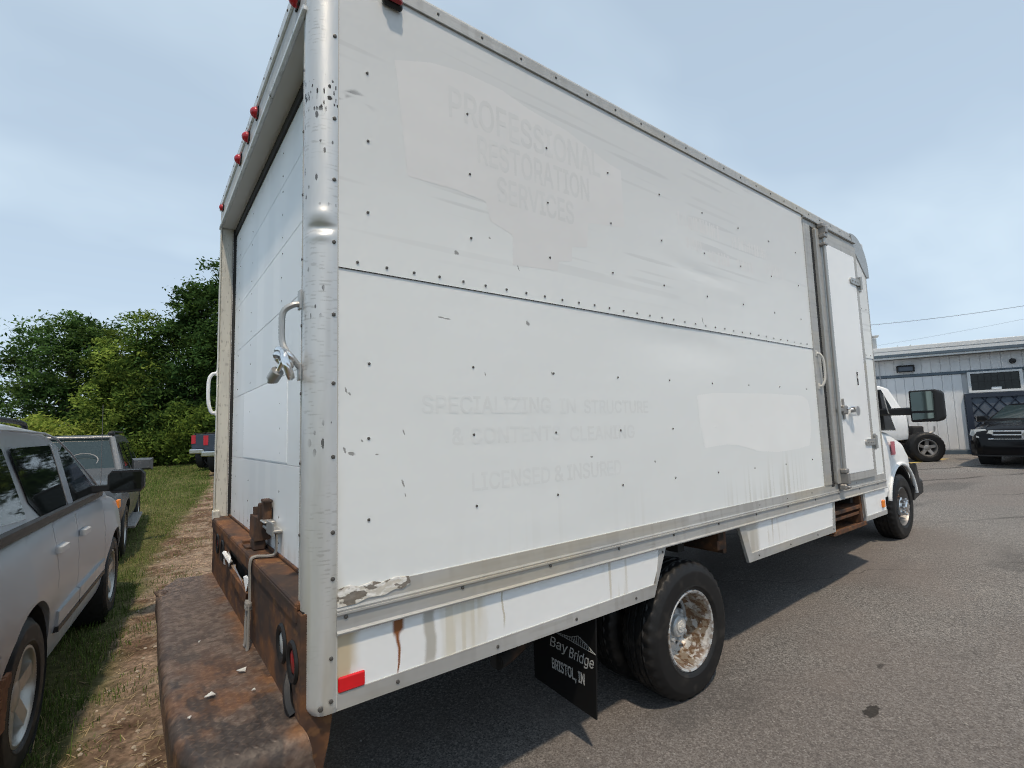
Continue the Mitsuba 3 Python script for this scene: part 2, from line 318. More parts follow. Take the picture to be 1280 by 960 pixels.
def f_soil(p, n, uv):
    x, y = p.x, p.y; w = x-.1*y
    a = fbm(x*3., y*3., 1, 4); b = fbm(x*28., y*28., 2, 4)
    c = mix(C3(.096, .062, .042), C3(.182, .132, .096), smoothstep(.36, .64, a))
    c = c*(.35+1.3*b)*(.6+.8*fbm(x*75., y*75., 3, 2))
    c = mix(c, C3(.26, .215, .165), smoothstep(.58, .72, fbm(x*7+3, y*7, 5, 3))*.4)
    w = w-.07*dr.clip(y-7., 0., 9.)
    g = smoothstep(-.72, -1.02, w+.35*fbm(x*2.5, y*2.5, 9)-.17)
    return mix(c, C3(.060, .066, .022)*(.5+1.0*b), g*.9)
scene['m_soil'] = bump2(pr(proc(f_soil), .95, 0, .1), lambda p, n, uv: .012*fbm(p.x*26., p.y*26., 1, 4), 1., .004)
scene['m_grass'] = two(dict(type='diffuse', reflectance={'type': 'mesh_attribute', 'name': 'vertex_color'}))
scene['m_leaf'] = two(dict(type='principledthin', base_color={'type': 'mesh_attribute', 'name': 'vertex_color'}, roughness=.5, diff_trans=.7, spec_trans=0.)) if False else dict(type='principledthin', base_color={'type': 'mesh_attribute', 'name': 'vertex_color'}, roughness=.55, diff_trans=.8, spec_trans=0.)
scene['m_bark'] = pr((.075, .06, .048), .9)
def f_board(p, n, uv): return C3(.63, .645, .66)*(.9+.16*fbm(p.x*2, p.y*9, p.z*1.4))
scene['m_board'] = pr(proc(f_board), .6)
scene['m_trim_blue'] = pr((.075, .105, .135), .5)
scene['m_lattice'] = pr((.018, .026, .045), .45)
scene['m_door_grey'] = pr((.085, .105, .135), .6)
scene['m_fascia'] = pr((.60, .62, .63), .5)
scene['m_soffit'] = pr((.40, .415, .43), .7)
scene['m_yellow'] = pr((.45, .33, .10), .8)
scene['m_wire'] = pr((.10, .10, .105), .7)
# ------------------------------------------------------------------ ground
def grid(xs, ys, fz):
    X, Y = np.meshgrid(xs, ys, indexing='ij'); V = np.stack([X, Y, fz(X, Y)], -1).reshape(-1, 3); nx, ny = len(xs), len(ys)
    i, j = np.meshgrid(np.arange(nx-1), np.arange(ny-1), indexing='ij'); a = i*ny+j
    Q = np.stack([a, a+ny, a+ny+1, a+1], -1).reshape(-1, 4); return V, np.vstack([Q[:, [0, 1, 2]], Q[:, [0, 2, 3]]])
xs = np.unique(np.concatenate([np.linspace(-160, -12, 12), np.linspace(-12, 24, 19), np.linspace(24, 200, 8)]))
ys = np.unique(np.concatenate([np.linspace(-160, 5, 18), np.linspace(5, 60, 24), np.linspace(60, 220, 8)]))
V, F = grid(xs, ys, lambda x, y: gz(x, y)-.03)
struct('ground', (V, F), 'm_soil', label='bare soil and thin grass ground under the lot and verge')
# dirt strip: fine, uneven
ss = np.linspace(-1.5, .45, 66); yy = np.concatenate([np.arange(-1.5, 9, .03), np.arange(9, 27, .12)])
def dirt_z(w, y):
    x = w+.1*y; P = np.stack([x*5, y*5, x*0], -1); Q = np.stack([x*22, y*22, x*0+4], -1); R = np.stack([x*1.5, y*1.0, x*0+9], -1)
    return gz(x, y)-.012+.030*meshkit.fbm(P, 3, 1)+.016*meshkit.fbm(Q, 2, 2)+.05*(meshkit.fbm(R, 2, 5)-.5)-.01
V, F = grid(ss, yy, dirt_z); V = V.copy(); V[:, 0] += .1*V[:, 1]
struct('dirt_path', (V, F), 'm_soil', smooth=True, label='trampled brown dirt strip between the grass verge and the lot')
# asphalt lot
ty = np.concatenate([np.linspace(-60, -3, 20), np.arange(-3, 14, .12), np.linspace(14, 60, 60)])
tx = np.concatenate([[0, .03], np.linspace(.2, 5, 12), np.linspace(6, 25, 12), [60.]])
edge = .10+.1*ty+.14*(meshkit.fbm(np.stack([ty*1.6, ty*0, ty*0], -1), 3, 4)-.5)
V = []
for y, e in zip(ty, edge):
    for k, t in enumerate(tx):
        x = e+t; V.append([x, y, gz(x, y)+(.012 if k else -.03)])
n, m = len(ty), len(tx); i, j = np.meshgrid(np.arange(n-1), np.arange(m-1), indexing='ij'); a = i*m+j
Q = np.stack([a, a+1, a+m+1, a+m], -1).reshape(-1, 4); F = np.vstack([Q[:, [0, 1, 2]], Q[:, [0, 2, 3]]])
struct('asphalt_lot', (np.array(V), F), 'm_asphalt', label='weathered grey brown asphalt lot with cracks and oil spots')
# grass blades (uncountable)
def blades(P, h, wd, col, lean=.5):
    N = len(P); a = rng.uniform(0, 2*np.pi, N); d = np.stack([np.cos(a), np.sin(a), np.zeros(N)], 1); b = rng.uniform(0, 2*np.pi, N)
    l = np.stack([np.cos(b), np.sin(b), np.zeros(N)], 1)*(rng.uniform(.1, 1., N)*lean*h)[:, None]
    w = (d*wd[:, None]*.5); up = np.array([0, 0, 1.])
    v0, v1 = P-w, P+w; mid = P+l*.35+up*(h*.6)[:, None]; v2, v3 = mid+w*.75, mid-w*.75; tip = P+l+up*h[:, None]
    V = np.stack([v0, v1, v2, v3, tip], 1).reshape(-1, 3); o = (np.arange(N)*5)[:, None]
    F = np.concatenate([o+[0, 1, 2], o+[0, 2, 3], o+[3, 2, 4]], 1).reshape(-1, 3); return V, F, np.repeat(col, 5, axis=0)
def grass(N, w0, w1, y0, y1, hm, thin=None):
    w = rng.uniform(w0, w1, N); u = rng.uniform(0, 1, N); y = y0*(y1/y0)**u; x = w+.1*y+.07*np.clip(y-7., 0, 9.)
    f = meshkit.fbm(np.stack([x*1.1, y*.9, x*0], -1), 3, 11); f2 = meshkit.fbm(np.stack([x*3.2, y*3.2, x*0], -1), 3, 12)
    keep = rng.uniform(0, 1, N) < (thin(w, f2) if thin else np.clip(.35+1.3*(f2-.35), .15, 1)); x, y, f, f2 = x[keep], y[keep], f[keep], f2[keep]; N = len(x)
    z = gz(x, y)-.012; sc = np.clip(y/6., 1, 4)
    h = rng.uniform(.35, 1., N)*hm*(.6+.9*f2); wd = .0045*sc**.85*rng.uniform(.7, 1.5, N)
    g = np.array([[.075, .128, .030]])*(1-f[:, None])+np.array([[.150, .190, .055]])*f[:, None]
    dry = (rng.uniform(0, 1, N) < .04+.32*np.clip(f-.45, 0, 1)*2)[:, None]
    col = np.where(dry, np.array([[.27, .225, .115]]), g)*rng.uniform(.6, 1.35, (N, 1))
    return blades(np.stack([x, y, z], 1), h, wd, np.clip(col, 0, 1))
parts = [grass(150000, -5.5, -.92, 1.2, 27., .085), grass(30000, -1.25, -.35, .9, 24., .055, lambda w, f: np.clip((f-.47)*3.2, 0, .8)*np.clip((-.25-w)*1.6, 0, 1)),
         grass(2600, -5, -.85, 1.5, 24, .19, lambda w, f: np.clip((f-.5)*5, 0, .9)), grass(4500, -.9, -.1, .7, 14, .03, lambda w, f: np.clip((f-.52)*4, 0, .7))]
off = 0; VV, FF, CC = [], [], []
for v, f, c in parts: VV.append(v); FF.append(f+off); CC.append(c); off += len(v)
k = put('grass', trimesh.Trimesh(np.vstack(VV), np.vstack(FF), process=False), 'm_grass', color=np.vstack(CC), stuff=True, label='mown green grass with dry patches on the verge beside the parked vehicles', cat='grass')
# straw and stones on the dirt
N = 2600; w = rng.uniform(-1.1, .2, N); y = .8*(14/.8)**rng.uniform(0, 1, N); x = w+.1*y; z = dirt_z(w, y)+.004
a = rng.uniform(0, np.pi, N); L = rng.uniform(.012, .05, N); d = np.stack([np.cos(a), np.sin(a), rng.uniform(-.15, .25, N)], 1)*L[:, None]; q = np.stack([-np.sin(a), np.cos(a), 0*a], 1)*.0022
P = np.stack([x, y, z], 1); V = np.stack([P-d-q, P+d-q, P+d+q, P-d+q], 1).reshape(-1, 3); o = (np.arange(N)*4)[:, None]
put('straw', trimesh.Trimesh(V, np.concatenate([o+[0, 1, 2], o+[0, 2, 3]], 1).reshape(-1, 3), process=False), 'm_grass',
    color=np.repeat(np.array([[.30, .235, .14]])*rng.uniform(.4, 1.3, (N, 1)), 4, axis=0), stuff=True, label='dry straw and clippings scattered over the dirt strip', cat='straw')
st = []
for _ in range(420):
    w = rng.uniform(-.85, .15); y = .8*(12/.8)**rng.uniform(); s = rng.uniform(.004, .015)
    m = trimesh.creation.icosahedron(); m.apply_scale([s*rng.uniform(.7, 1.3), s*rng.uniform(.7, 1.3), s*.6]); m.apply_translation([w+.1*y, y, dirt_z(np.array(w), np.array(y))+s*.2]); st.append(m)
put('gravel', st, pr((.33, .28, .22), .9), stuff=True, label='small pale stones lying in the dirt strip', cat='gravel')
st = []
for _ in range(520):
    x = rng.uniform(.3, 9.); y = rng.uniform(-3.2, .9) if rng.uniform() < .8 else rng.uniform(.9, 2.2); s_ = rng.uniform(.0025, .008)
    m = trimesh.creation.icosahedron(); m.apply_scale([s_*rng.uniform(.7, 1.4), s_*rng.uniform(.7, 1.4), s_*.7]); m.apply_translation([x, y, gz(x, y)+.012+s_*.3]); st.append(m)
put('grit', st, pr((.24, .225, .21), .9), stuff=True, label='loose pale grit scattered over the asphalt lot', cat='grit')
# faded parking lines near the building
def sheet(pts, dz):
    return trimesh.Trimesh([[x, y, gz(x, y)+dz] for x, y in pts], [[0, 1, 2], [0, 2, 3]], process=False)
struct('parking_line', sheet([(12.6, 2.95), (12.6, 2.85), (15.9, 1.75), (15.9, 1.88)], .017), 'm_yellow', label='faded yellow parking line on the asphalt')

# ------------------------------------------------------------------ building
e_ = np.array([.377, -.926, 0]); n_ = np.array([-.926, -.377, 0])
WB = np.eye(4); WB[:3, 0] = e_; WB[:3, 1] = -n_; WB[:3, 2] = [0, 0, 1]; WB[:3, 3] = [16.634, 3.32, 0]     # local: x along the wall to the right, y into the building
bl = thing('office_building', 'low white boarded office with blue trim and flat roof behind the parked black sedan', 'building')
def B(name, m, mat, parent=None, **k): return put(name, [moved(x, WB) for x in (m if isinstance(m, list) else [m])], mat, parent or bl, **k)
zs, zt, zb = 3.20, 2.73, .35     # soffit, trim stripe, base
wall = B('wall', bx(-9, 14, .03, 9, zb, zs+.1), 'm_soffit')
def board(x0, x1, z0, z1, y=0.): return bx(x0+.0028, x1-.0028, y, y+.034, z0, z1, .004)
bw = .205; win = (2.02, 2.98, 2.22, 2.70); dor = (1.88, 3.30, .4, 2.13)
for i in range(-8, 26):
    x0, x1 = i*bw, (i+1)*bw
    B('board', board(x0, x1, zt+.04, zs), 'm_board', wall)
    segs = [(zb+.3, zt-.045)]
    if x1 > win[0]+.02 and x0 < win[1]-.02: segs = [] if x1 > dor[0] and x0 < dor[1] else [(zb+.3, win[2])]
    elif x1 > dor[0]+.05 and x0 < dor[1]-.05: segs = [(dor[3]+.02, zt-.045)]
    for s in segs: B('board', board(x0, x1, *s), 'm_board', wall)
B('trim_band', [bx(-9, win[0]-.08, -.03, .02, zt-.04, zt+.035, .006), bx(win[1]+.08, 14, -.03, .02, zt-.04, zt+.035, .006), bx(win[0]-.08, win[1]+.08, -.026, .02, zt-.01, zt+.035, .006)], 'm_trim_blue')
B('base_trim', [bx(-9, dor[0], -.02, .028, zb, zb+.29, .005), bx(dor[1], 14, -.02, .028, zb, zb+.29, .005)], 'm_trim_blue')
roof = B('roof', [bx(-9.5, 14.5, -.35, 9.5, zs+.22, zs+.34, .01)], 'm_fascia')
B('soffit', bx(-9.4, 14.4, -.27, .06, zs+.02, zs+.06), 'm_soffit', roof)
B('fascia', bx(-9.5, 14.5, -.34, -.30, zs+.0, zs+.215, .005), 'm_fascia', roof)
B('gutter_trim', bx(-9.5, 14.5, -.365, -.342, zs+.05, zs+.13, .005), 'm_trim_blue', roof)
w = B('window', [bx(win[0]-.06, win[0], -.03, .02, win[2]-.06, win[3]+.02), bx(win[1], win[1]+.06, -.03, .02, win[2]-.06, win[3]+.02), bx(win[0], win[1], -.028, .02, win[3]-.03, win[3]+.018), bx(win[0], win[1], -.032, .02, win[2]-.06, win[2])], 'm_fascia')
B('pane', bx(win[0], win[1], .012, .02, win[2], win[3]-.03), 'm_glass', w)
B('blind', [bx(win[0]+.02+.13*i, win[0]+.03+.13*i, .004, .011, win[2]+.01, win[3]-.05) for i in range(1, 7)]+[bx(win[0]+.01, win[1]-.01, .004, .010, win[2]+.22, win[2]+.235)], 'm_dark', w)
B('notice', bx(2.42, 2.62, -.003, .003, win[2]+.01, win[2]+.07), 'm_white_clean', w)
d = B('security_door', [bx(dor[0]-.02, dor[0]+.10, -.10, .02, .45, dor[3]), bx(dor[1]-.16, dor[1]-.06, -.10, .02, .45, dor[3]), bx(dor[0]-.02, dor[1]-.06, -.095, .02, dor[3]-.10, dor[3]+.004)], 'm_lattice', label='dark blue security door with diamond lattice')
B('door_sheet', bx(dor[0]+.1, dor[1]-.16, -.035, .01, .45, dor[3]-.1), 'm_door_grey', d)
lat = []
x0, x1, z0, z1 = dor[0]+.1, dor[1]-.16, .6, dor[3]-.1; st = .29
for s in (1, -1):
    for kx in np.arange(x0-2.2, x1+2.2, st):
        a0, a1 = np.array([kx, z0]), np.array([kx+s*(z1-z0)*.75, z1]); ts = [t for t in np.linspace(0, 1, 200) if x0 <= a0[0]+t*(a1-a0)[0] <= x1]
        if len(ts) > 3:
            p0, p1 = a0+ts[0]*(a1-a0), a0+ts[-1]*(a1-a0); lat.append(tube([[p0[0], -.055-.012*s, p0[1]], [p1[0], -.055-.012*s, p1[1]]], .014, 4))
for t in lat: B('lattice_bar', t, 'm_lattice', d)
B('lock_box', bx(dor[1]-.06, dor[1]+.06, -.12, -.03, 1.45, 1.75, .01), 'm_lattice', d)
def wall_lamp(x, z, w, h, lab):
    k = thing('wall_lamp', lab, 'lamp'); 
    put('housing', [moved(m, WB) for m in [bx(x-w/2, x+w/2, -.13, -.002, z+h*.3, z+h/2, .01), bx(x-w/2, x-w/2+.03, -.12, -.002, z-h/2, z+h*.3), bx(x+w/2-.03, x+w/2, -.12, -.002, z-h/2, z+h*.3), bx(x-w/2, x+w/2, -.12, -.003, z-h/2-.02, z-h/2)]], 'm_plastic', k)
    put('diffuser', moved(bx(x-w/2+.03, x+w/2-.03, -.10, -.004, z-h/2, z+h*.3, .01), WB), 'm_door_grey', k)
wall_lamp(.66, 2.94, .40, .17, 'dark rectangular wall pack lamp under the eaves above the white lifted pickup')
k = thing('wall_lamp', 'small round black wall light under the eaves above the transom window', 'lamp')
put('base', moved(lathe([(0, .0), (.06, 0), (.06, .03), (0, .03)], (2.88, 0, 2.94), -1, 16), WB), 'm_plastic', k)
put('bulb_housing', moved(lathe([(0, .12), (.05, .11), (.07, .03)], (2.88, 0, 2.94), -1, 16), WB), 'm_plastic', k)
k = thing('wall_speaker', 'small square black box on the boards right of the transom window', 'alarm box')
put('body', moved(bx(3.28, 3.42, -.09, -.002, 2.40, 2.54, .012), WB), 'm_plastic', k); put('grille', moved(bx(3.30, 3.40, -.097, -.088, 2.42, 2.52, .004), WB), 'm_dark', k)
k = thing('gooseneck_lamp', 'black gooseneck barn lamp under the eaves at the right edge', 'lamp')
put('arm', moved(tube(spline([(3.62, .0, 3.0), (3.62, -.12, 3.02), (3.72, -.3, 2.98), (3.85, -.4, 2.9)]), .018, 8), WB), 'm_plastic', k)
put('shade', moved(trimesh.creation.cone(.14, .16, sections=16).apply_translation([3.88, -.42, 2.74]), WB), 'm_plastic', k)
B('downpipe', tube([(.07, -.04, zs), (.07, -.04, zb+.3)], .014, 6), 'm_soffit')
k = thing('roof_vent', 'grey metal vent stack on the office roof beside the truck', 'vent')
put('stack', moved(lathe([(.0, 0), (.12, 0), (.12, .55), (0, .55)], (0, 0, 0), 1, 16), WB@frame([.0, 0, 0], 0)@np.array([[1, 0, 0, .12], [0, 0, 1, 1.6], [0, 1, 0, zs+.34], [0, 0, 0, 1.]])), 'm_galv', k)
put('cap', moved(bx(-.06, .30, 1.42, 1.78, zs+.93, zs+.97, .01), WB), 'm_galv', k)
# ridge of the farther roof and the power lines
k = thing('power_line', 'upper black power line crossing the sky above the office', 'cable', None)
def wire(px0, px1, sag, r, key):
    t = np.linspace(0, 1, 24)[:, None]; p = np.array(px0)*(1-t)+np.array(px1)*t; p[:, 2] -= sag*4*(t*(1-t))[:, 0]; return tube(p, r, 5)
put('cable', wire((25.5, 14.0, 6.9), (32.9, -3.6, 7.0), .75, .010, k), 'm_wire', k)
k = thing('power_line', 'lower fainter power line crossing the sky above the office', 'cable', None)
put('cable', wire((27.5, 14.0, 5.0), (42.4, -6.0, 8.6), .6, .005, k), 'm_wire', k)
for j, (x, y) in enumerate([(25.5, 14), (33, -3.8)]):
    k = thing('utility_pole', ['wooden utility pole behind the truck box', 'wooden utility pole beyond the right edge'][j], 'pole')
    put('shaft', tube([(x, y, 0), (x, y, 7.8)], [.16, .11], 10), 'm_wood', k); put('crossarm', bx(x-.06, x+.06, y-.9, y+.9, 7.2, 7.32), 'm_wood', k)
# ------------------------------------------------------------------ box truck
tr = thing('box_truck', 'large white box truck with rusty rear step bumper and riveted aluminium side', 'truck')
def K(name, m, mat, sub=None, **k): return put(name, m, mat, (tr+'__'+sub) if sub else tr, **k)
ZB, ZS, ZT, XF, WD = 1.003, 2.122, 3.262, 5.33, 2.44
# side sheets: finely divided so that the skin is slightly oil-canned; dents are real
def sheet_side(x0, x1, z0, z1, y, dents=()):
    xs, zs_ = np.linspace(x0, x1, max(2, int((x1-x0)/.03))), np.linspace(z0, z1, max(2, int((z1-z0)/.03)))
    X, Z = np.meshgrid(xs, zs_, indexing='ij')
    Y = np.full(X.shape, y, float)+.0*(meshkit.fbm(np.stack([X*1.5, Z*2.4, X*0], -1), 3, 21)-.5)*np.clip(np.minimum(X-x0, x1-X)/.1, 0, 1)*np.clip(np.minimum(Z-z0, z1-Z)/.1, 0, 1)
    for cx, cz, rx, rz_, d, sl in dents: Y += d*np.exp(-((X-cx)/rx)**2-((Z-cz+sl*(X-cx))/rz_)**2)
    V = np.stack([X, Y, Z], -1).reshape(-1, 3); nx, nz = len(xs), len(zs_); i, j = np.meshgrid(np.arange(nx-1), np.arange(nz-1), indexing='ij'); a = i*nz+j
    Q = np.stack([a, a+nz, a+nz+1, a+1], -1).reshape(-1, 4)
    back = bx(x0, x1, y+.012, y+.03, z0, z1)
    return cat_([trimesh.Trimesh(V, np.vstack([Q[:, [0, 1, 2]], Q[:, [0, 2, 3]]]), process=False), back])
K('side_panel', sheet_side(.088, 3.955, ZB, ZS, .002, [(2.15, 2.0, .5, .10, .008, .05)]), 'm_panel', smooth=True)
K('side_panel', sheet_side(.088, 3.955, ZS-.006, ZT+.02, -.002, [(2.42, 2.47, .30, .035, .007, .12), (2.62, 2.43, .25, .03, -.005, .1)]), 'm_panel', smooth=True)
K('seam_gap', bx(.09, 3.955, -.0022, .004, ZS-.0085, ZS-.0062), 'm_dark')
K('front_side_panel', sheet_side(5.068, XF, ZB, ZS+.0, .002), 'm_panel', smooth=True)
K('front_side_panel', sheet_side(5.068, XF, ZS-.006, ZT+.02, -.0035), 'm_panel', smooth=True)
# rivets
cols = [.21+.446*i for i in range(9) if .21+.446*i < 3.9]; rows = [2.895, 2.62, 2.34, 1.782, 1.506, 1.222]
white = lambda x, z: (2.3 < x < 3.8 and 1.33 < z < 1.7) or (.4 < x < 1.6 and 2.3 < z < 2.9 and not (x < .9 and z < 2.4))
rd, rw = [], []
for x in cols:
    for z in rows: (rw if white(x, z) and z != 2.34 and x > 2 else rd).append(dome((x+rng.normal(0, .003), -.004 if z > ZS else .001, z+rng.normal(0, .003)), .0056, (0, -1, 0)))
for x in np.arange(.167, 3.93, .1115): rd.append(dome((x, -.004, 2.144+rng.normal(0, .0015)), .0056, (0, -1, 0)))
for x in (5.13, 5.25): rd += [dome((x, -.004, 2.144), .0065, (0, -1, 0)), dome((x, -.004, 2.6), .0065, (0, -1, 0))]
K('rivets', rd, 'm_rivet', stuff=True); K('painted_rivets', rw, 'm_patch', stuff=True)
# repainted areas and ghost lettering left by removed decals
pp = [(.332, 2.936), (.322, 2.992), (.478, 3.052), (.638, 3.08), (.838, 3.081), (1.003, 3.048), (1.246, 3.028), (1.554, 2.949), (1.649, 2.938), (1.654, 2.623), (1.37, 2.582), (1.353, 2.448), (1.245, 2.426), (1.241, 2.353), (1.154, 2.337), (1.144, 2.288), (.882, 2.269), (.887, 2.407), (.766, 2.444), (.744, 2.529), (.579, 2.541), (.372, 2.536)]
K('repainted_area', prism(Polygon(pp).buffer(.012).buffer(-.006), 'y', -.0027, -.0015), 'm_patch_upper', label='faint repainted patch around the old lettering')
q2 = [(2.257, 1.7), (2.442, 1.719), (3.203, 1.73), (3.685, 1.724), (3.78, 1.69), (3.807, 1.62), (3.793, 1.439), (3.742, 1.337), (3.552, 1.319), (3.233, 1.31), (2.949, 1.33), (2.819, 1.358), (2.695, 1.38), (2.555, 1.391), (2.309, 1.381), (2.273, 1.528)]
K('repainted_area', prism(Polygon(q2).buffer(.03).buffer(-.03), 'y', .0010, .0024), 'm_patch', label='brighter rolled on paint patch near the side door')
def side_text(s, x0, x1, z, cap, y, mat, bold=True, lab=None):
    m = meshkit.text_mesh(s, 1.0, .0008, bold); v = m.vertices; v = v-[v[:, 0].min(), 0, 0]; W = v[:, 0].max()
    m.vertices = np.stack([x0+v[:, 0]*(x1-x0)/W, y-v[:, 2]*.4, z+v[:, 1]*cap], 1)
    if m.volume < 0: m.invert()
    return K('ghost_lettering', m, mat, label=lab)
side_text('PROFESSIONAL', .559, 1.483, 2.855, .135, -.0031, 'm_ghost')
side_text('RESTORATION', .70, 1.392, 2.695, .122, -.0031, 'm_ghost')
side_text('SERVICES', .80, 1.275, 2.545, .112, -.0031, 'm_ghost')
side_text('SPECIALIZING', .417, 1.075, 1.598, .068, .0014, 'm_ghost'); side_text('IN', 1.13, 1.235, 1.597, .066, .0014, 'm_ghost'); side_text('STRUCTURE', 1.29, 1.784, 1.596, .064, .0014, 'm_ghost')
side_text('& CONTENTS', .548, 1.13, 1.472, .066, .0014, 'm_ghost'); side_text('CLEANING', 1.19, 1.66, 1.464, .066, .0014, 'm_ghost')
side_text('LICENSED & INSURED', .637, 1.54, 1.283, .07, .0014, 'm_ghost')
bars = []
for (x0, x1, z, h) in ((2.17, 2.62, 2.75, .10), (2.80, 3.30, 2.735, .09), (2.25, 2.44, 2.62, .09), (2.5, 2.75, 2.58, .09), (2.85, 3.06, 2.59, .09), (3.25, 3.52, 2.62, .10)):
    x = x0
    while x < x1: 
        wv = rng.uniform(.008, .022); bars.append(bx(x, x+wv, -.0026, -.0015, z+rng.uniform(0, .01), z+h*rng.uniform(.8, 1))); x += wv+rng.uniform(.012, .03)
K('decal_residue', bars, 'm_patch_upper', stuff=True)
# corner post (rear right) with its dent
def post():
    R = .075; prof = []
    prof += [(.006, .112), (.004, .10), (0., R)]
    for a in np.linspace(0, np.pi/2, 11): prof.append((R-R*math.cos(a)-.0, R-R*math.sin(a)))
    prof = [(x, y-.006) for x, y in prof]+[(.094, -.0065), (.0945, -.001)]
    zs_ = np.unique(np.concatenate([np.linspace(.628, .70, 10), np.linspace(.7, 3.27, 60), np.linspace(2.18, 2.36, 24)])); V = []
    c = np.mean(prof, 0)
    for z in zs_:
        for x, y in prof:
            d = .009*math.exp(-((z-2.25)/.016)**2)-.004*math.exp(-((z-2.30)/.02)**2)-.004*math.exp(-((z-2.215)/.014)**2)
            k = max(0, 1-((x-.04)/.06)**2-((y-.01)/.06)**2); X, Y = x+d*k*.8, y+d*k*1.1
            if z < .66:                                                # rounded foot
                t = (.66-z)/.032; s = 1-.10*t*t if t < 1 else .9; X, Y = X+.02*t*t*max(0, 1-x/.05), Y+.004*t*t
            V.append((X, Y, z))
    n, m = len(zs_), len(prof); i, j = np.meshgrid(np.arange(n-1), np.arange(m-1), indexing='ij'); a = i*m+j
    Q = np.stack([a, a+m, a+m+1, a+1], -1).reshape(-1, 4)
    return trimesh.Trimesh(V, np.vstack([Q[:, [0, 1, 2]], Q[:, [0, 2, 3]]])[:, ::-1], process=False)
K('corner_post', post(), 'm_post', smooth=True, label='dented bare aluminium corner post')
pr_ = [dome((.082, -.0068, z), .0075, (0, -1, 0)) for z in (3.17, 2.98, 2.66, 2.43, 2.2, 1.94, 1.70, 1.45, 1.20, 1.05)]+[dome((-.0005, .088, z), .006, (-1, 0, 0)) for z in np.arange(.95, 3.1, .24)]+[dome((.078, -.0068, .668), .0075, (0, -1, 0)), dome((.045, -.0075, .655), .009, (0, -1, 0)), dome((.078, -.0068, .80), .007, (0, -1, 0))]
K('post_rivets', pr_, 'm_rivet', stuff=True)
K('post_edge', bx(.0945, .0985, -.0045, .001, .64, 3.262), 'm_cream')
# rear frame, roll-up door
K('post_jamb', bx(.004, .092, .106, .112, .97, 3.1), 'm_rail')
K('rear_post', [bx(.0, .078, 2.405, 2.44, .97, 3.10, .006), bx(-.006, .0, 2.395, 2.445, .97, 3.10, .002), bx(-.012, .03, 2.38, 2.45, .955, 1.02, .003)], 'm_jamb', label='weathered white left rear door post')
K('door_gap_seal', bx(.080, .130, 2.393, 2.43, .97, 3.12), 'm_seal'); K('door_gap_seal', bx(.10, .14, .10, .12, .97, 3.1), 'm_seal')
K('header', [bx(.0, .10, .075, 2.43, 3.098, 3.25), bx(-.004, .0, .07, 2.445, 3.11, 3.235, .002)], 'm_rail')
K('header_lip', [bx(-.014, .004, .06, 2.45, 3.088, 3.112, .004), bx(-.014, .004, .06, 2.45, 3.232, 3.29, .006)], 'm_post')
K('header_soffit', bx(.0, .092, .11, 2.40, 3.092, 3.099), 'm_cream')
K('header_seal', bx(.086, .12, .11, 2.40, 3.04, 3.092), 'm_seal')
zs_d = [.975, 1.395, 1.815, 2.142, 2.465, 2.79, 3.08]
for a, b in zip(zs_d[:-1], zs_d[1:]):
    dp = K('door_panel', bx(.098, .12, .115, 2.392, a+.0012, b-.0012, .001), 'm_door')
    K('rivets', [dome((.098, y+rng.normal(0, .004), z), .0048, (-1, 0, 0), n=6) for y in (.42, .87, 1.71, 2.2) for z in np.arange(a+.05, b-.02, .12)], 'm_rivet', dp[len(tr)+2:], stuff=True)
K('door_patch', bx(.0962, .0985, .72, 1.90, 1.405, 1.81), 'm_door_patch', label='brighter rectangular paint patch on the rear door')
K('door_marker', bx(.085, .1, 2.40, 2.425, 1.41, 1.47, .003), 'm_reflector')
K('weather_strip', bx(.09, .12, .112, 2.40, .965, .982), 'm_seal')
# clearance lights
for y in (.165, .99, 1.25, 1.525, 2.30):
    s = .028 if y < 2 else .022
    l = K('clearance_light', bx(-.012, -.0035, y-s*1.1, y+s*1.1, 3.203-s*1.0, 3.203+s*1.0, .004), 'm_plastic'); m = trimesh.creation.icosphere(2); m.apply_scale([.030 if y < 2 else .022, s*.98, s*1.05]); m.apply_translation([-.012, y, 3.205])
    K('lens', m, 'm_red', l[len(tr)+2:], smooth=True)
K('header_rivets', [dome((-.0145, y, 3.262), .006, (-1, 0, 0), n=6) for y in np.arange(.3, 2.4, .16)], 'm_rivet', stuff=True)
l = K('clearance_light', bx(.262, .345, -.028, -.004, 3.205, 3.245, .008), 'm_plastic'); K('lens', bx(.27, .337, -.048, -.028, 3.21, 3.24, .01), 'm_red_dark', l[len(tr)+2:])
# top rail, roof, other walls
K('roof_rail', [prism([(-.007, 3.262), (-.007, 3.315), (.0, 3.33), (.03, 3.335), (.03, 3.262)], 'x', .0, 5.06), bx(.0, 5.02, -.012, -.006, 3.255, 3.268, .002)], 'm_rail')
K('roof_rail_rivets', [dome((x, -.0075, 3.292), .0065, (0, -1, 0)) for x in np.arange(.29, 5., .2235)], 'm_rivet', stuff=True)
K('roof', bx(.0, 5.06, .03, 2.41, 3.29, 3.325), 'm_white')
K('left_side', [bx(.0, XF, 2.41, WD, .86, 3.29), bx(.0, 1.83, 2.40, 2.43, .64, .86), bx(2.66, 5.3, 2.40, 2.43, .64, .86)], 'm_white')
K('left_mud_guard', bx(.01, .05, 2.43, 2.452, .66, .985), 'm_galv')
K('front_wall', bx(XF-.03, XF, .02, 2.42, .95, 3.0), 'm_white')
K('floor', bx(.0, XF-.03, .04, 2.41, .87, .95), 'm_under')
cap = [(5.0, 3.325), (5.06, 3.33)]+[(5.06+.34*math.sin(a), 3.33-.34*(1-math.cos(a))) for a in np.linspace(.1, 1.45, 10)]+[(5.405, 2.945), (5.33, 2.945), (5.065, 3.16), (5.03, 3.26)]
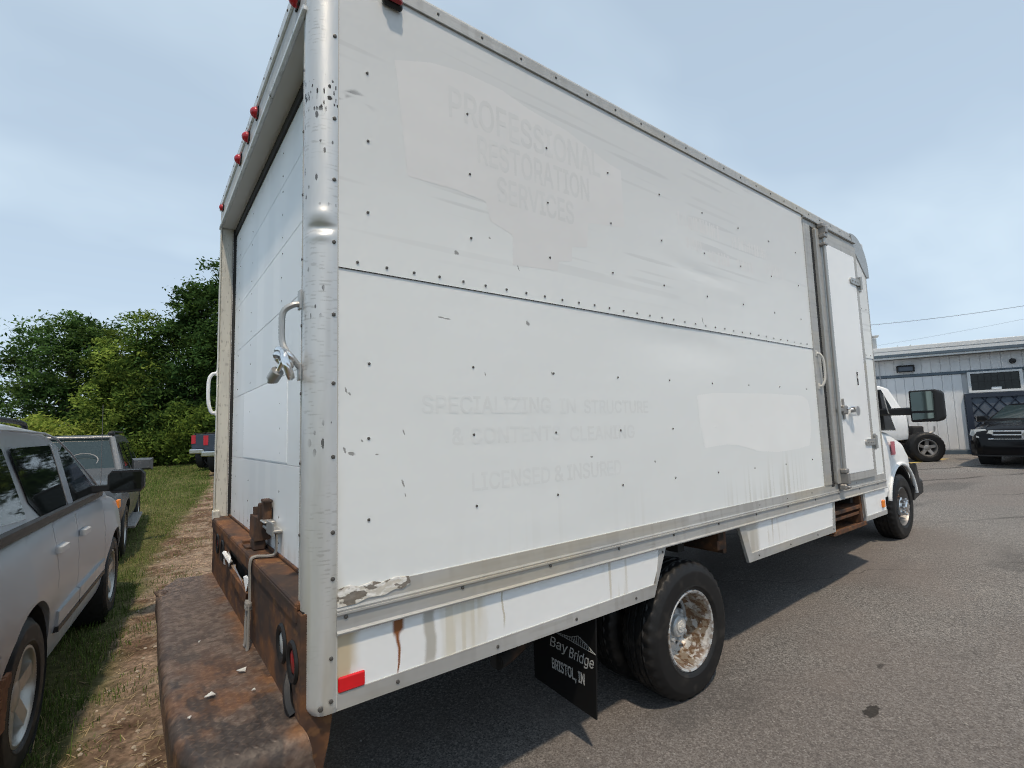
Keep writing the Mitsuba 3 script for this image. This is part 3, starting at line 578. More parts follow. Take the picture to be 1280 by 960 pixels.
K('front_cap', [prism(cap, 'y', -.012, .03), prism([(5.06, 3.31)]+[(5.06+.34*math.sin(a), 3.33-.34*(1-math.cos(a))) for a in np.linspace(.1, 1.45, 10)]+[(5.36, 2.94), (5.3, 2.94)], 'y', .03, 2.41)], 'm_galv', smooth=30)
K('front_edge_trim', bx(XF-.012, XF+.012, -.006, .02, .94, 2.945, .004), 'm_rail')
# bottom rails
K('bottom_rail', prism([(-.006, .937), (-.010, .945), (-.006, .952), (-.004, 1.004), (.02, 1.004), (.02, .937)], 'x', .095, XF), 'm_rail')
K('bottom_rail', prism([(.0, .866), (-.016, .868), (-.018, .874), (-.008, .880), (-.008, .925), (-.016, .932), (-.016, .938), (.02, .938), (.02, .866)], 'x', .095, XF), 'm_rail')
K('rail_rivets', [dome((x, -.009, .921), .0075, (0, -1, 0)) for x in np.arange(.125, 5.3, .452)]+[dome((x, -.005, .975), .005, (0, -1, 0)) for x in (2.9, 3.3, 3.7, 4.6)], 'm_rivet', stuff=True)
ch = Polygon([(.098, .955), (.098, 1.012), (.14, 1.02), (.17, 1.008), (.22, 1.016), (.25, 1.006), (.30, 1.014), (.352, 1.008), (.36, .985), (.33, .97), (.30, .974), (.26, .962), (.2, .966), (.16, .955)])
K('peeling_paint', prism(ch, 'y', -.0095, -.0055), 'm_chip', label='flaking paint at the rear end of the bottom rail')
# skirts
def skirt(poly, trims, lab=None):
    s = K('skirt', prism(poly, 'y', .004, .014), 'm_skirt', label=lab)
    for t in trims: K('trim', prism(t, 'y', -.001, .018), 'm_rail', s[len(tr)+2:])
    return s
sk = skirt([(.095, .634), (1.72, .634), (1.845, .868), (.095, .868)], [[(.095, .628), (1.735, .628), (1.768, .690), (.095, .680)], [(1.768, .690), (1.735, .628), (1.748, .628), (1.868, .866), (1.812, .866)][0:5]], 'white rear skirt with rust run and dirty streaks')
K('rivets', [dome((x, -.002, .655), .0072, (0, -1, 0)) for x in (.31, .74, 1.18, 1.60)]+[dome((1.835, -.002, .845), .007, (0, -1, 0))], 'm_rivet', sk[len(tr)+2:], stuff=True)
sk2 = skirt([(2.665, .868), (2.74, .632), (4.09, .632), (4.115, .868)], [[(2.722, .628), (4.09, .628), (4.092, .680), (2.74, .682)], [(2.628, .866), (2.722, .628), (2.762, .684), (2.70, .866)], [(4.05, .684), (4.092, .684), (4.118, .866), (4.085, .866)]], 'white middle skirt ahead of the rear wheel')
K('rivets', [dome((x, -.002, .654), .006, (0, -1, 0)) for x in (2.85, 3.3, 3.75, 4.05)], 'm_rivet', sk2[len(tr)+2:], stuff=True)
sk3 = skirt([(4.745, .868), (4.775, .626), (5.30, .626), (5.30, .868)], [[(4.76, .622), (5.305, .622), (5.305, .662), (4.765, .662)], [(4.728, .866), (4.756, .664), (4.79, .664), (4.775, .866)]])
K('side_marker', bx(5.175, 5.235, -.014, .0035, .692, .765, .01), 'm_amber')
K('rear_reflector', bx(.102, .192, -.006, .0035, .682, .731, .0055), 'm_reflector')
# side door
fr = K('door_frame', [bx(3.955, 4.075, -.012, .02, 1.004, 3.235, .004), bx(4.075, 5.068, -.012, .02, 3.185, 3.235, .004), bx(5.045, 5.068, -.008, .02, 1.004, 3.185, .003)], 'm_rail')
K('drip_rail', bx(3.94, 5.06, -.03, -.012, 3.226, 3.24, .003), 'm_galv')
K('door_seal', bx(4.075, 4.135, -.006, .02, .985, 3.185), 'm_seal')
dr_ = K('side_door', prism(Polygon([(4.135, 1.006), (5.043, 1.006), (5.043, 3.18), (4.135, 3.18)]).buffer(-.02).buffer(.02), 'y', -.026, .018), 'm_rail')
ds = dr_[len(tr)+2:]
K('panel', prism(Polygon([(4.315, 1.07), (4.972, 1.07), (4.972, 3.075), (4.315, 3.075)]).buffer(-.015).buffer(.015), 'y', -.029, -.0255), 'm_white_clean', ds, label='white door panel')
K('lip', [bx(4.139, 4.15, -.031, -.02, 1.01, 3.17, .003)], 'm_galv', ds)
def hinge(z):
    h = [hull([(4.84+.028*math.cos(a), y, z+.028*math.sin(a)) for a in np.linspace(0, 6.283, 14) for y in (-.041, -.029)]+[(5.03, y, z+s*.03) for s in (-1, 1) for y in (-.041, -.029)]), bx(5.03, 5.105, -.03, -.0055, z-.075, z+.075, .004), tube([(5.042, -.046, z-.06), (5.042, -.046, z+.06)], .014, 10), bx(5.0, 5.06, -.046, -.03, z-.03, z+.03, .004)]
    k = K('hinge', h, 'm_galv', ds, smooth=30)
hinge(2.826); hinge(1.318)
K('hinge_bolts', [dome((x, -.041, z), .009, (0, -1, 0)) for z in (2.826, 1.318) for x in (4.86, 4.93, 4.985)]+[dome((5.08, -.03, z+s), .009, (0, -1, 0)) for z in (2.826, 1.318) for s in (-.05, .05)], 'm_steel', ds, stuff=True)
K('lock_rod', tube([(4.235, -.052, 1.02), (4.235, -.052, 3.165)], .015, 10), 'm_galv', ds, smooth=True)
K('rod_keeper', bx(4.205, 4.268, -.072, -.026, 3.03, 3.055, .006), 'm_steel', ds); K('rod_head', [bx(4.205, 4.268, -.075, -.026, 3.10, 3.136, .006), bx(4.215, 4.255, -.085, -.02, 3.135, 3.20, .006), bx(4.20, 4.27, -.07, -.012, 3.19, 3.232, .01)], 'm_steel', ds)
K('rod_foot', [bx(4.205, 4.268, -.075, -.026, 1.09, 1.125, .006), bx(4.215, 4.255, -.085, -.02, 1.0, 1.09, .006), bx(4.195, 4.28, -.07, -.010, .955, 1.0, .01), bx(4.21, 4.26, -.085, -.03, .965, .985, .006)], 'm_steel', ds)
K('hasp', [bx(4.36, 4.385, -.045, -.029, 1.53, 1.71, .006), bx(4.25, 4.42, -.055, -.035, 1.595, 1.625, .006), bx(4.33, 4.42, -.058, -.03, 1.575, 1.65, .008)], 'm_steel', ds)
K('padlock', [tube(spline([(4.39, -.06, 1.615), (4.43, -.085, 1.635), (4.48, -.085, 1.62), (4.50, -.07, 1.605)], 5), .009, 8), hull([(4.52+.05*math.cos(a), y, 1.60+.042*math.sin(a)) for a in np.linspace(0, 6.28, 18) for y in (-.095, -.055)])], 'm_chrome', ds, smooth=30)
K('door_label', bx(4.765, 4.795, -.031, -.029, 1.84, 1.96, .0008), 'm_plastic', ds)
K('door_label', bx(4.768, 4.792, -.0318, -.0308, 1.90, 1.925), 'm_cream', ds)
gr = spline([(3.985, -.012, 2.075), (3.995, -.035, 2.068), (4.01, -.05, 2.02), (4.015, -.052, 1.94), (4.01, -.05, 1.86), (3.995, -.035, 1.81), (3.985, -.012, 1.805)], 6)
K('grab_handle', [tube(gr, .0095, 8), bx(3.965, 4.01, -.018, -.010, 2.05, 2.10, .003), bx(3.965, 4.01, -.018, -.010, 1.78, 1.83, .003)], 'm_cream', smooth=40)
# rear grab handles with the knotted steel cable
gh = spline([(-.006, .085, 1.985), (-.03, .086, 1.98), (-.058, .098, 1.955), (-.062, .102, 1.90), (-.060, .10, 1.85), (-.05, .085, 1.815), (-.03, .08, 1.79), (-.006, .082, 1.76)], 6)
K('rear_grab_handle', [tube(gh, .0105, 8), bx(-.012, -.002, .07, .1, 1.965, 2.035, .003), bx(-.012, -.002, .07, .1, 1.715, 1.775, .003)], 'm_galv', smooth=40)
gl = spline([(-.006, 2.425, 2.0), (-.035, 2.425, 1.99), (-.055, 2.425, 1.94), (-.055, 2.425, 1.80), (-.035, 2.425, 1.72), (-.006, 2.425, 1.71)], 6)
K('rear_grab_handle', [tube(gl, .012, 8), bx(-.012, -.002, 2.41, 2.44, 1.69, 1.73, .003), bx(-.012, -.002, 2.41, 2.44, 1.98, 2.02, .003)], 'm_white_clean', smooth=40)
# rear sill and bumper plate with round lamp holes
sill = K('rear_sill', [bx(-.012, .092, .075, 2.41, .945, .972, .006), bx(-.014, -.004, .075, 2.41, .905, .962, .005)], 'm_rust', label='rusty steel rear sill')
K('sill_edge', bx(.086, .096, .11, 2.39, .972, .985, .002), 'm_rust', 'rear_sill')
pl = bx(-.008, .0, .03, 2.405, .60, .945)
hole = lambda y, z, r: lathe([(0, -.05), (r, -.05), (r, .05), (0, .05)], (0, 0, 0), 1, 28).apply_transform(np.array([[0, 1, 0, 0], [1, 0, 0, y], [0, 0, 1, z], [0, 0, 0, 1.]]))
lamps = [(.275, .785, .058), (.115, .775, .058), (2.09, .845, .055), (1.86, .84, .055)]
pl = cut(pl, [hole(*l) for l in lamps]+[bx(-.05, .05, .93, 1.60, .80, .895)])
bp = K('bumper_plate', [pl, bx(.0, .05, .03, .04, .62, .945), prism([(-.002, .70), (-.004, .60), (.022, .52), (.036, .44), (.055, .40), (.066, .46), (.082, .53), (.092, .60), (.092, .70)], 'y', .030, .05)], 'm_rust', label='rusty rear bumper plate with lamp holes')
b_ = 'bumper_plate'
def ring_lamp(y, z, r, mat, name):
    M = np.array([[0, -1, 0, -.008], [1, 0, 0, y], [0, 0, 1, z], [0, 0, 0, 1.]])
    def L(prof): return lathe(prof, (0, 0, 0), 1, 28).apply_transform(np.array([[0, -1, 0, -.008], [1, 0, 0, y], [0, 0, 1, z], [0, 0, 0, 1.]]))
    K('grommet', L([(r-.012, -.03), (r-.012, .004), (r-.004, .010), (r+.008, .010), (r+.014, .002), (r+.010, -.002)]), 'm_tyre', b_, smooth=40)
    K(name, L([(r-.010, -.004), (r*.6, .004), (0, .007)]), mat, b_, smooth=True)
ring_lamp(.275, .785, .055, 'm_lamp', 'reverse_lamp'); ring_lamp(.115, .775, .055, 'm_red_dark', 'tail_lamp'); ring_lamp(2.09, .845, .052, 'm_red_dark', 'tail_lamp'); ring_lamp(1.86, .84, .052, 'm_dark', 'empty_lamp_socket')
K('lamp_wire', tube(spline([(.0, .18, .72), (-.016, .15, .68), (-.018, .12, .64), (-.01, .10, .615)], 5), .018, 6), 'm_plastic', b_)
K('plate_recess', [bx(.03, .04, .90, 1.63, .76, .94), bx(-.004, .03, .925, .93, .80, .90), bx(-.004, .03, 1.60, 1.605, .80, .90)], 'm_under', b_)
wf = [hull([(-.012, 1.62, .88), (-.012, 1.50, .865), (-.016, 1.55, .80), (-.004, 1.58, .84)]), hull([(-.012, 1.42, .85), (-.016, 1.15, .83), (-.010, 1.12, .80), (-.006, 1.40, .815)]), hull([(-.012, 1.10, .845), (-.018, .98, .80), (-.010, .95, .865), (-.004, 1.05, .86)]), hull([(-.012, 1.80, .77), (-.016, 1.76, .82), (-.010, 1.73, .78), (-.006, 1.77, .785)]), tube(spline([(-.01, 1.66, .83), (-.03, 1.62, .87), (-.03, 1.56, .87), (-.01, 1.53, .83)], 5), .012, 6)]
K('plate_bracket', wf, 'm_white_clean', b_, label='broken white plastic plate bracket')
K('plate_flap', prism([(.95, .80), (1.5, .80), (1.42, .755), (1.0, .745)], 'x', -.02, -.006), 'm_rust', b_)
# latch, galvanised hook, pull strap
K('door_latch', [bx(.02, .075, 1.03, 1.13, .972, 1.02, .006), hull([(.02, 1.15, 1.03), (.08, 1.15, 1.03), (.02, 1.02, 1.02), (.08, 1.02, 1.02), (.03, 1.20, 1.13), (.08, 1.20, 1.13), (.03, 1.04, 1.13), (.08, 1.04, 1.13)]), bx(.04, .095, 1.02, 1.06, 1.02, 1.20, .006), bx(.05, .09, .98, 1.03, 1.12, 1.22, .006), bx(.05, .09, .96, 1.04, 1.205, 1.22, .004), bx(-.002, .06, 1.10, 1.24, .973, .985, .003), bx(.0, .03, 1.19, 1.23, .98, 1.0, .003), tube([(.05, 1.14, 1.02), (.05, 1.16, 1.17)], .014, 8)], 'm_rust', label='rusty door latch on the sill')
K('latch_bracket', [bx(.05, .096, .78, .99, 1.085, 1.10, .004), bx(.05, .056, .76, .90, 1.075, 1.135, .002), bx(.04, .09, .90, 1.0, 1.115, 1.125, .004)], 'm_galv')
def band(pts, w, th, ax=(0, 1, 0)):
    p = np.asarray(pts, float); w = np.broadcast_to(w, (len(p),)); t = np.gradient(p, axis=0); t /= np.linalg.norm(t, axis=1, keepdims=True); a = np.asarray(ax, float); n_ = np.cross(t, a); n_ /= np.linalg.norm(n_, axis=1, keepdims=True)+1e-9
    V = np.stack([p-a*w[:, None]/2-n_*th/2, p+a*w[:, None]/2-n_*th/2, p+a*w[:, None]/2+n_*th/2, p-a*w[:, None]/2+n_*th/2], 1).reshape(-1, 3); F = []
    for i in range(len(p)-1):
        for j in range(4): A, Bq, Cq, D = i*4+j, i*4+(j+1) % 4, i*4+4+(j+1) % 4, i*4+4+j; F += [[A, Bq, Cq], [A, Cq, D]]
    F += [[0, 2, 1], [0, 3, 2], [len(V)-4, len(V)-3, len(V)-2], [len(V)-4, len(V)-2, len(V)-1]]
    return trimesh.Trimesh(V, F, process=False)
s1 = spline([(.075, .80, 1.09), (.072, .80, 1.0), (.05, .83, .982), (.0, .86, .982), (-.022, .86, .96), (-.024, .85, .86), (-.026, .83, .78)], 6)
s2 = spline([(-.030, .825, .79), (-.030, .82, .74), (-.034, .81, .68), (-.036, .80, .62), (-.04, .80, .606)], 6); s3 = s2+np.array([-.008, .018, .01]); s4 = s2+np.array([-.004, -.016, -.004])
K('pull_strap', [band(s1, .030, .006), band(s2, np.linspace(.03, .055, len(s2)), .006), band(s3, .024, .005), band(s4, .022, .005), bx(-.045, -.018, .805, .85, .76, .785, .006), bx(-.043, -.02, .80, .855, .775, .80, .006)], 'm_strap', label='grey webbing door pull strap')
# step: tread plate with rolled edge, bent corners
def step():
    ys_ = np.linspace(-.0, 1, 56); V = []; n = 0
    ps = []
    for t in ys_:
        y = 2.36+t*(.035-2.36)
        xo = -.300+.010*math.cos(t*5)
        if t < .14: xo = -.300+.10*(1-t/.14)**1.8
        if t > .94: xo = -.292+.03*((t-.94)/.06)**2
        zt_ = .600+.012*t
        if t < .1: zt_ += .006*(1-t/.1)
        lip = .13 if t > .12 else .05+.08*t/.12
        row = []
        for s in np.linspace(0, 1, 20): row.append((-.008+(xo+.008)*s, y, zt_-.004*math.sin(s*3.1)))
        R = .035
        for a in np.linspace(.15, 1.0, 6)*np.pi/2: row.append((xo-R*math.sin(a), y, zt_-R*(1-math.cos(a))))
        row += [(xo-R, y, zt_-R-lip*.5), (xo-R+.006, y, zt_-R-lip)]
        ps.append(row)
    # rolled near end
    last = ps[-1]; R = .07
    for a in np.linspace(.15, 1., 6)*np.pi/2: ps.append([(x+.02*math.sin(a)*(-.35-x)/-.35, y-R*math.sin(a), z-R*(1-math.cos(a))) for x, y, z in last])
    ps.append([(x+.03*(-.35-x)/-.35, y-.004, z-.10) for x, y, z in ps[-1]])
    V = np.array(ps); n, m, _ = V.shape; V = V.reshape(-1, 3)
    V[:, 2] += .010*(meshkit.fbm(np.stack([V[:, 0]*6, V[:, 1]*4, V[:, 2]*0], -1), 3, 5)-.5)+.004*(meshkit.fbm(V*22, 2, 6)-.5)
    i, j = np.meshgrid(np.arange(n-1), np.arange(m-1), indexing='ij'); a = i*m+j; Q = np.stack([a, a+1, a+m+1, a+m], -1).reshape(-1, 4)
    top = trimesh.Trimesh(V, np.vstack([Q[:, [0, 1, 2]], Q[:, [0, 2, 3]]]), process=False); bot = top.copy(); bot.vertices = bot.vertices+np.array([.004, .004, -.007]); bot.invert()
    return cat_([top, bot])
K('rear_step', step(), 'm_step', smooth=True, label='bent rusty tread plate rear step')
K('step_curl', [tube(spline([(-.27, 2.05, .585), (-.30, 2.10, .60), (-.315, 2.16, .585), (-.295, 2.20, .56), (-.27, 2.20, .55)], 6), [.012]*24+[.010], 8), hull([(-.295, 2.0, .60), (-.345, 2.08, .616), (-.345, 2.15, .60), (-.31, 2.08, .54), (-.295, 2.02, .54), (-.27, 2.1, .60)])], 'm_step', smooth=True)
[K('step_bracket', bx(-.30, .2, y-.02, y+.02, .46, .56), 'm_under') for y in (.5, 1.9)]
flk = []
for x, y, r_, a in ((-.095, .56, .022, .5), (-.215, .42, .020, 1.2), (-.285, .30, .008, .2), (-.085, .36, .008, .9), (-.20, 1.0, .006, 0)):
    pts = [(x+r_*c*math.cos(a+k), y+r_*c*math.sin(a+k), .616+z) for k, c, z in ((0, 1, .004), (2.0, .8, 0), (3.6, .5, .003), (4.9, .9, 0))]; flk.append(hull(pts+[(px, py, pz+.003) for px, py, pz in pts]))
fk = thing('debris', 'small white paint flakes and litter lying on the rusty rear step', 'litter'); put('flakes', flk, 'm_cream', fk, stuff=True)
# steel cable lock knotted round the right rear handle
cb = thing('cable_lock', 'coiled silver cable lock knotted round the right rear grab handle', 'cable lock')
def loop(c, r, ax1, ax2, n=20, turns=1.): 
    t = np.linspace(0, 2*np.pi*turns, n); return np.asarray(c)+r[0]*np.cos(t)[:, None]*np.asarray(ax1)+r[1]*np.sin(t)[:, None]*np.asarray(ax2)
a1, a2 = np.array([-.35, .85, .35]), np.array([-.3, -.35, .4])
put('coil', [tube(loop((-.055, .085, 1.80), (.040, .040), a1, a2), .011, 8), tube(loop((-.058, .090, 1.783), (.042, .042), a1, a2), .010, 8), tube(loop((-.055, .045, 1.765), (.045, .05), (-.2, .3, .9), (.3, .85, -.2)), .011, 8), tube(loop((-.058, .04, 1.755), (.040, .045), (-.2, .35, .9), (.3, .85, -.2)), .010, 8), tube(spline([(-.06, .05, 1.80), (-.065, .08, 1.77), (-.075, .115, 1.735)], 5), .008, 8)], 'm_chrome', cb, smooth=True)
put('lock_barrel', [tube([(-.072, .105, 1.748), (-.082, .135, 1.722)], .021, 12), bx(-.095, -.07, .135, .16, 1.708, 1.722, .004)], 'm_galv', cb, smooth=40)

# ------------------------------------------------------------------ wheels
def tyre_mesh(c, side, R, W, rr, n=108, blocks=True):
    h = W/2
    prof = [(rr, -h*.82), (rr+.012, -h*.95), (rr+(R-rr)*.35, -h*1.06), (rr+(R-rr)*.6, -h*1.05), (R-.030, -h*.93), (R-.012, -h*.84), (R-.004, -h*.74),
            (R-.001, -h*.5), (R-.001, -h*.44), (R-.010, -h*.42), (R-.010, -h*.34), (R, -h*.32), (R, -h*.08), (R-.010, -h*.06), (R-.010, h*.06), (R, h*.08), (R, h*.32), (R-.010, h*.34), (R-.010, h*.42), (R-.001, h*.44), (R-.001, h*.5),
            (R-.004, h*.74), (R-.012, h*.84), (R-.030, h*.93), (rr+(R-rr)*.72, h*1.02), (rr+(R-rr)*.66, h*1.045), (rr+(R-rr)*.62, h*1.045), (rr+(R-rr)*.35, h*1.06), (rr+(R-rr)*.22, h*1.03), (rr+(R-rr)*.18, h*1.05), (rr+.012, h*.98), (rr, h*.82)]
    def mod(i, j):
        if not blocks: return 0*j
        r0, hh = prof[i]
        if abs(hh) > h*.46 and r0 > R-.02: return np.where(j % 3 == 0, -.010, 0.)
        if abs(hh) < h*.35 and r0 > R-.002: return np.where((j+(1 if hh > 0 else 0)) % 4 == 0, -.005, 0.)
        return 0.*j
    return lathe(prof, c, side, n, mod=mod)
def rim_dual(parent, c, side, rr, mat):
    """deep dished steel wheel seen from outside"""
    p = [(rr+.010, .092), (rr+.012, .100), (rr+.004, .106), (rr-.008, .100), (rr-.012, .07), (rr-.022, .05), (rr-.026, -.02), (rr-.036, -.045), (.165, -.062), (.130, -.060), (.105, -.050), (.10, -.048)]
    r = put('rim', lathe(p, c, side, 64), mat, parent, smooth=35)
    return r
w1 = K('rear_wheel', tyre_mesh((2.09, .125, .366), -1, .374, .222, .212), 'm_tyre', smooth=32, label='outer right rear dual wheel with dirty dished rim')
p = [(.215, .090), (.219, .100), (.212, .107), (.202, .103), (.198, .085), (.190, .060), (.186, .0), (.180, -.03), (.168, -.048), (.150, -.050)]
K('rim', lathe(p, (2.09, .125, .366), -1, 72), 'm_rim_dirty', w1[len(tr)+2:], smooth=35)
disc = lathe([(0, -.044), (.09, -.046), (.12, -.05), (.15, -.058), (.168, -.056), (.168, -.046), (.150, -.048), (.120, -.040), (.095, -.036), (.08, -.034), (.0, -.034)], (2.09, .125, .366), -1, 72)
holes = []
for k in range(4):
    a = math.radians(-52+90*k); holes.append(hull([(2.09+r_*math.cos(a+d), y, .366+r_*math.sin(a+d)) for r_ in (.104, .150) for d in (-.32, -.16, 0, .16, .32) for y in (.05, .3)]))
K('wheel_disc', cut(disc, holes), 'm_rim_grey', w1[len(tr)+2:], smooth=30)
K('rim_back', lathe([(.175, -.1), (0, -.1)], (2.09, .125, .366), -1, 24), 'm_dark', w1[len(tr)+2:])
hub = [lathe([(.088, -.034), (.086, -.004), (.060, .000), (.058, .022), (.05, .030), (0, .032)], (2.09, .125, .366), -1, 28)]
for k in range(8):
    a = k*math.pi/4+.2; cx, cz = 2.09+.083*math.cos(a), .366+.083*math.sin(a); hub.append(lathe([(.014, -.034), (.014, .010), (.010, .016), (0, .017)], (cx, .125, cz), -1, 6))
K('hub', hub, 'm_rim_grey', w1[len(tr)+2:], smooth=30)
K('hub_cap', [lathe([(.034, .032), (.032, .036), (0, .037)], (2.09, .125, .366), -1, 20), bx(2.066, 2.114, .084, .089, .360, .372), bx(2.083, 2.097, .085, .090, .350, .382)], 'm_cream', w1[len(tr)+2:], smooth=30)
K('inner_rear_wheel', [tyre_mesh((2.09, .405, .366), -1, .370, .222, .212), lathe([(.212, -.09), (.20, 0), (.0, 0)], (2.09, .405, .366), -1, 32)], 'm_tyre', smooth=32)
K('left_rear_wheels', [tyre_mesh((2.09, 2.29, .366), 1, .374, .222, .212, 60), tyre_mesh((2.09, 2.02, .366), 1, .374, .222, .212, 60), lathe([(.212, 0), (0, 0)], (2.09, 2.3, .366), 1, 24)], 'm_tyre')
FW = (6.60, .335, .52)
w2 = K('front_wheel', tyre_mesh(FW, -1, .372, .222, .212), 'm_tyre', smooth=32, label='right front wheel with rusty disc and chrome lug hub')
K('rim', lathe([(.215, .090), (.219, .100), (.210, .105), (.200, .085), (.190, .03), (.178, .02)], FW, -1, 48), 'm_steel', w2[len(tr)+2:], smooth=35)
d2 = lathe([(0, .06), (.1, .06), (.13, .04), (.16, .0), (.18, .01), (.18, .02), (.165, .012), (.135, .055), (.10, .07), (.0, .07)], FW, -1, 48)
K('wheel_disc', cut(d2, [hull([(FW[0]+r_*math.cos(a+d), y, FW[2]+r_*math.sin(a+d)) for r_ in (.125, .155) for d in (-.2, 0, .2) for y in (.2, .5)]) for a in (.3, 1.87, 3.44, 5.0)]), 'm_rust', w2[len(tr)+2:], smooth=30)
hb = [lathe([(.105, .07), (.104, .095), (.09, .105), (.06, .108), (.056, .14), (.045, .152), (0, .154)], FW, -1, 28)]
for k in range(8): a = k*math.pi/4; hb.append(lathe([(.016, .10), (.016, .13), (.011, .142), (0, .143)], (FW[0]+.083*math.cos(a), FW[1], FW[2]+.083*math.sin(a)), -1, 8))
K('hub', hb, 'm_chrome', w2[len(tr)+2:], smooth=30)
K('left_front_wheel', [tyre_mesh((6.6, 2.1, .52), 1, .372, .222, .212, 48), lathe([(.212, .05), (0, .05)], (6.6, 2.1, .52), 1, 24)], 'm_tyre')
# mud flap with its print
mf = K('mud_flap', [hull([(1.325, .045, .148), (1.325, .50, .178), (1.325, .02, .66), (1.325, .50, .66), (1.335, .045, .148), (1.335, .50, .178), (1.335, .02, .66), (1.335, .50, .66)])], 'm_flap', label='black mud flap printed Bay Bridge Bristol, IN')
def flap_text(s, y0, y1, z, cap, skew=0., rise=0., bold=False, th=0.):
    m = meshkit.text_mesh(s, 1.0, .001, bold); v = m.vertices; v = v-[v[:, 0].min(), 0, 0]; W = v[:, 0].max(); u = v[:, 0]/W
    m.vertices = np.stack([1.3246-v[:, 2], y0+(y1-y0)*u-skew*cap*v[:, 1], z+v[:, 1]*cap+rise*u], 1)
    if m.volume < 0: m.invert()
    K('print', m, 'm_text', mf[len(tr)+2:])
flap_text('Bay', .362, .232, .388, .050, .25, 0, False); flap_text('Bridge', .218, .050, .376, .052, .25, 0, False)
flap_text('BRISTOL, IN', .350, .112, .280, .050, 0, 0, True)
bd = []
for (a, b) in (((.32, .468), (.03, .447)), ((.32, .468), (.20, .478)), ((.20, .478), (.145, .500)), ((.145, .500), (.09, .478)), ((.09, .478), (.03, .447))):
    bd.append(tube([(1.3243, a[0], a[1]), (1.3243, b[0], b[1])], .0013, 4))
for y in np.arange(.05, .31, .013): 
    z1 = np.interp(y, [.03, .09, .145, .20, .32], [.447, .478, .5, .478, .468]); z0 = np.interp(y, [.03, .32], [.447, .468]); bd.append(tube([(1.3243, y, z0), (1.3243, y+.004, z1)], .0009, 4))
K('print', bd, 'm_text', mf[len(tr)+2:], label='printed suspension bridge outline')
# undercarriage
[K('chassis_rail', bx(.1, 6.2, y-.03, y+.03, .66, .86), 'm_under') for y in (.78, 1.66)]
K('rear_axle', [tube([(2.09, .3, .366), (2.09, 2.1, .366)], .07, 12), trimesh.creation.icosphere(2, .17).apply_translation([2.09, 1.22, .38])], 'm_under')
K('leaf_spring', [tube(spline([(1.45, .8, .62), (2.09, .8, .46), (2.75, .8, .62)], 8), .045, 8)], 'm_under')
[K('cross_member', bx(x, x+.06, .04, 2.4, .80, .868), 'm_under') for x in np.arange(.35, 5.2, .42)]
K('wheel_well_bracket', [bx(2.45, 2.55, .05, .6, .74, .86), bx(2.56, 2.6, .08, .5, .70, .83), tube([(2.35, .25, .82), (2.9, .3, .76)], .03, 8)], 'm_rust')
K('exhaust_pipe', cat_([tube(spline([(2.7, .95, .50), (1.9, .9, .52), (1.5, .5, .5), (1.02, .28, .475), (.90, .24, .47)], 8), .037, 14), tube([(.905, .242, .47), (.893, .238, .47)], .031, 14)]), 'm_under', smooth=40)
K('exhaust_mouth', tube([(.893, .2385, .47), (.8925, .2382, .47)], .030, 14), 'm_dark')
K('side_step', [bx(4.06, 4.78, .0, .25, .590, .606, .004), bx(4.07, 4.77, .0, .012, .598, .628, .004), bx(4.12, 4.74, .02, .3, .74, .775, .006), bx(4.10, 4.74, .03, .28, .690, .715, .004), bx(4.70, 4.75, .02, .3, .60, .86)], 'm_rust', label='rusty entry steps under the side door')
K('step_back', bx(4.1, 4.75, .30, .33, .60, .87), 'm_under')
# ------------------------------------------------------------------ van cab ahead of the box
def loft(secs, cap=True):
    V = np.array(secs, float); n, m, _ = V.shape; F = []
    for i in range(n-1):
        for j in range(m): k = (j+1) % m; F += [[i*m+j, i*m+k, (i+1)*m+k], [i*m+j, (i+1)*m+k, (i+1)*m+j]]
    V = V.reshape(-1, 3)
    if cap:
        V = np.vstack([V, V[:m].mean(0), V[-m:].mean(0)]); a, b = len(V)-2, len(V)-1
        for j in range(m): k = (j+1) % m; F += [[a, k, j], [b, (n-1)*m+j, (n-1)*m+k]]
    t = trimesh.Trimesh(V, F, process=False)
    if t.volume < 0: t.invert()
    return t
def vsec(x, w, zb_, zs_, zc, c=1.22):
    h = [(0, zb_), (w-.10, zb_), (w-.02, zb_+.04), (w-.005, zb_+.2), (w, zb_+.45*(zs_-zb_)), (w-.008, zb_+.75*(zs_-zb_)), (w-.03, zs_-.05), (w-.08, zs_), (w*.65, zs_+(zc-zs_)*.7), (0, zc)]
    return [(x, c-y, z) for y, z in h]+[(x, c+y, z) for y, z in h[-2:0:-1]]
cab = loft([vsec(5.34, 1.0, .60, 1.42, 1.44), vsec(5.9, 1.005, .62, 1.42, 1.44), vsec(6.15, 1.005, .64, 1.41, 1.44), vsec(6.5, 1.005, .66, 1.36, 1.42), vsec(6.85, .995, .66, 1.27, 1.36), vsec(7.05, .97, .64, 1.20, 1.30), vsec(7.22, .92, .62, 1.08, 1.20), vsec(7.32, .84, .62, .98, 1.1)])
arch = lathe([(0, -.3), (.47, -.3), (.47, .42), (0, .42)], (6.60, .35, .53), -1, 48)
archL = lathe([(0, -.3), (.47, -.3), (.47, .42), (0, .42)], (6.60, 2.1, .53), 1, 48)
kc = K('cab', cut(cab, [arch, archL, bx(6.3, 6.9, .1, .6, .3, .62), bx(5.345, 5.35, .1, .25, .6, 1.5), bx(6.02, 6.026, .1, .26, .6, 1.5)]), 'm_white', smooth=30, label='white van cab fender and hood')
K('arch_lip', tube([(6.60+.478*math.cos(a), .213, .53+.478*math.sin(a)) for a in np.linspace(.22, 2.92, 30)], .020, 8), 'm_white', 'cab', smooth=True)
K('wheel_liner', cut(lathe([(.44, -.25), (.468, -.25), (.468, .0), (.44, .0), (.44, -.25)], (6.60, .24, .53), -1, 40), [bx(6, 7.2, 0, 1, -.1, .60)]), 'm_dark', 'cab')
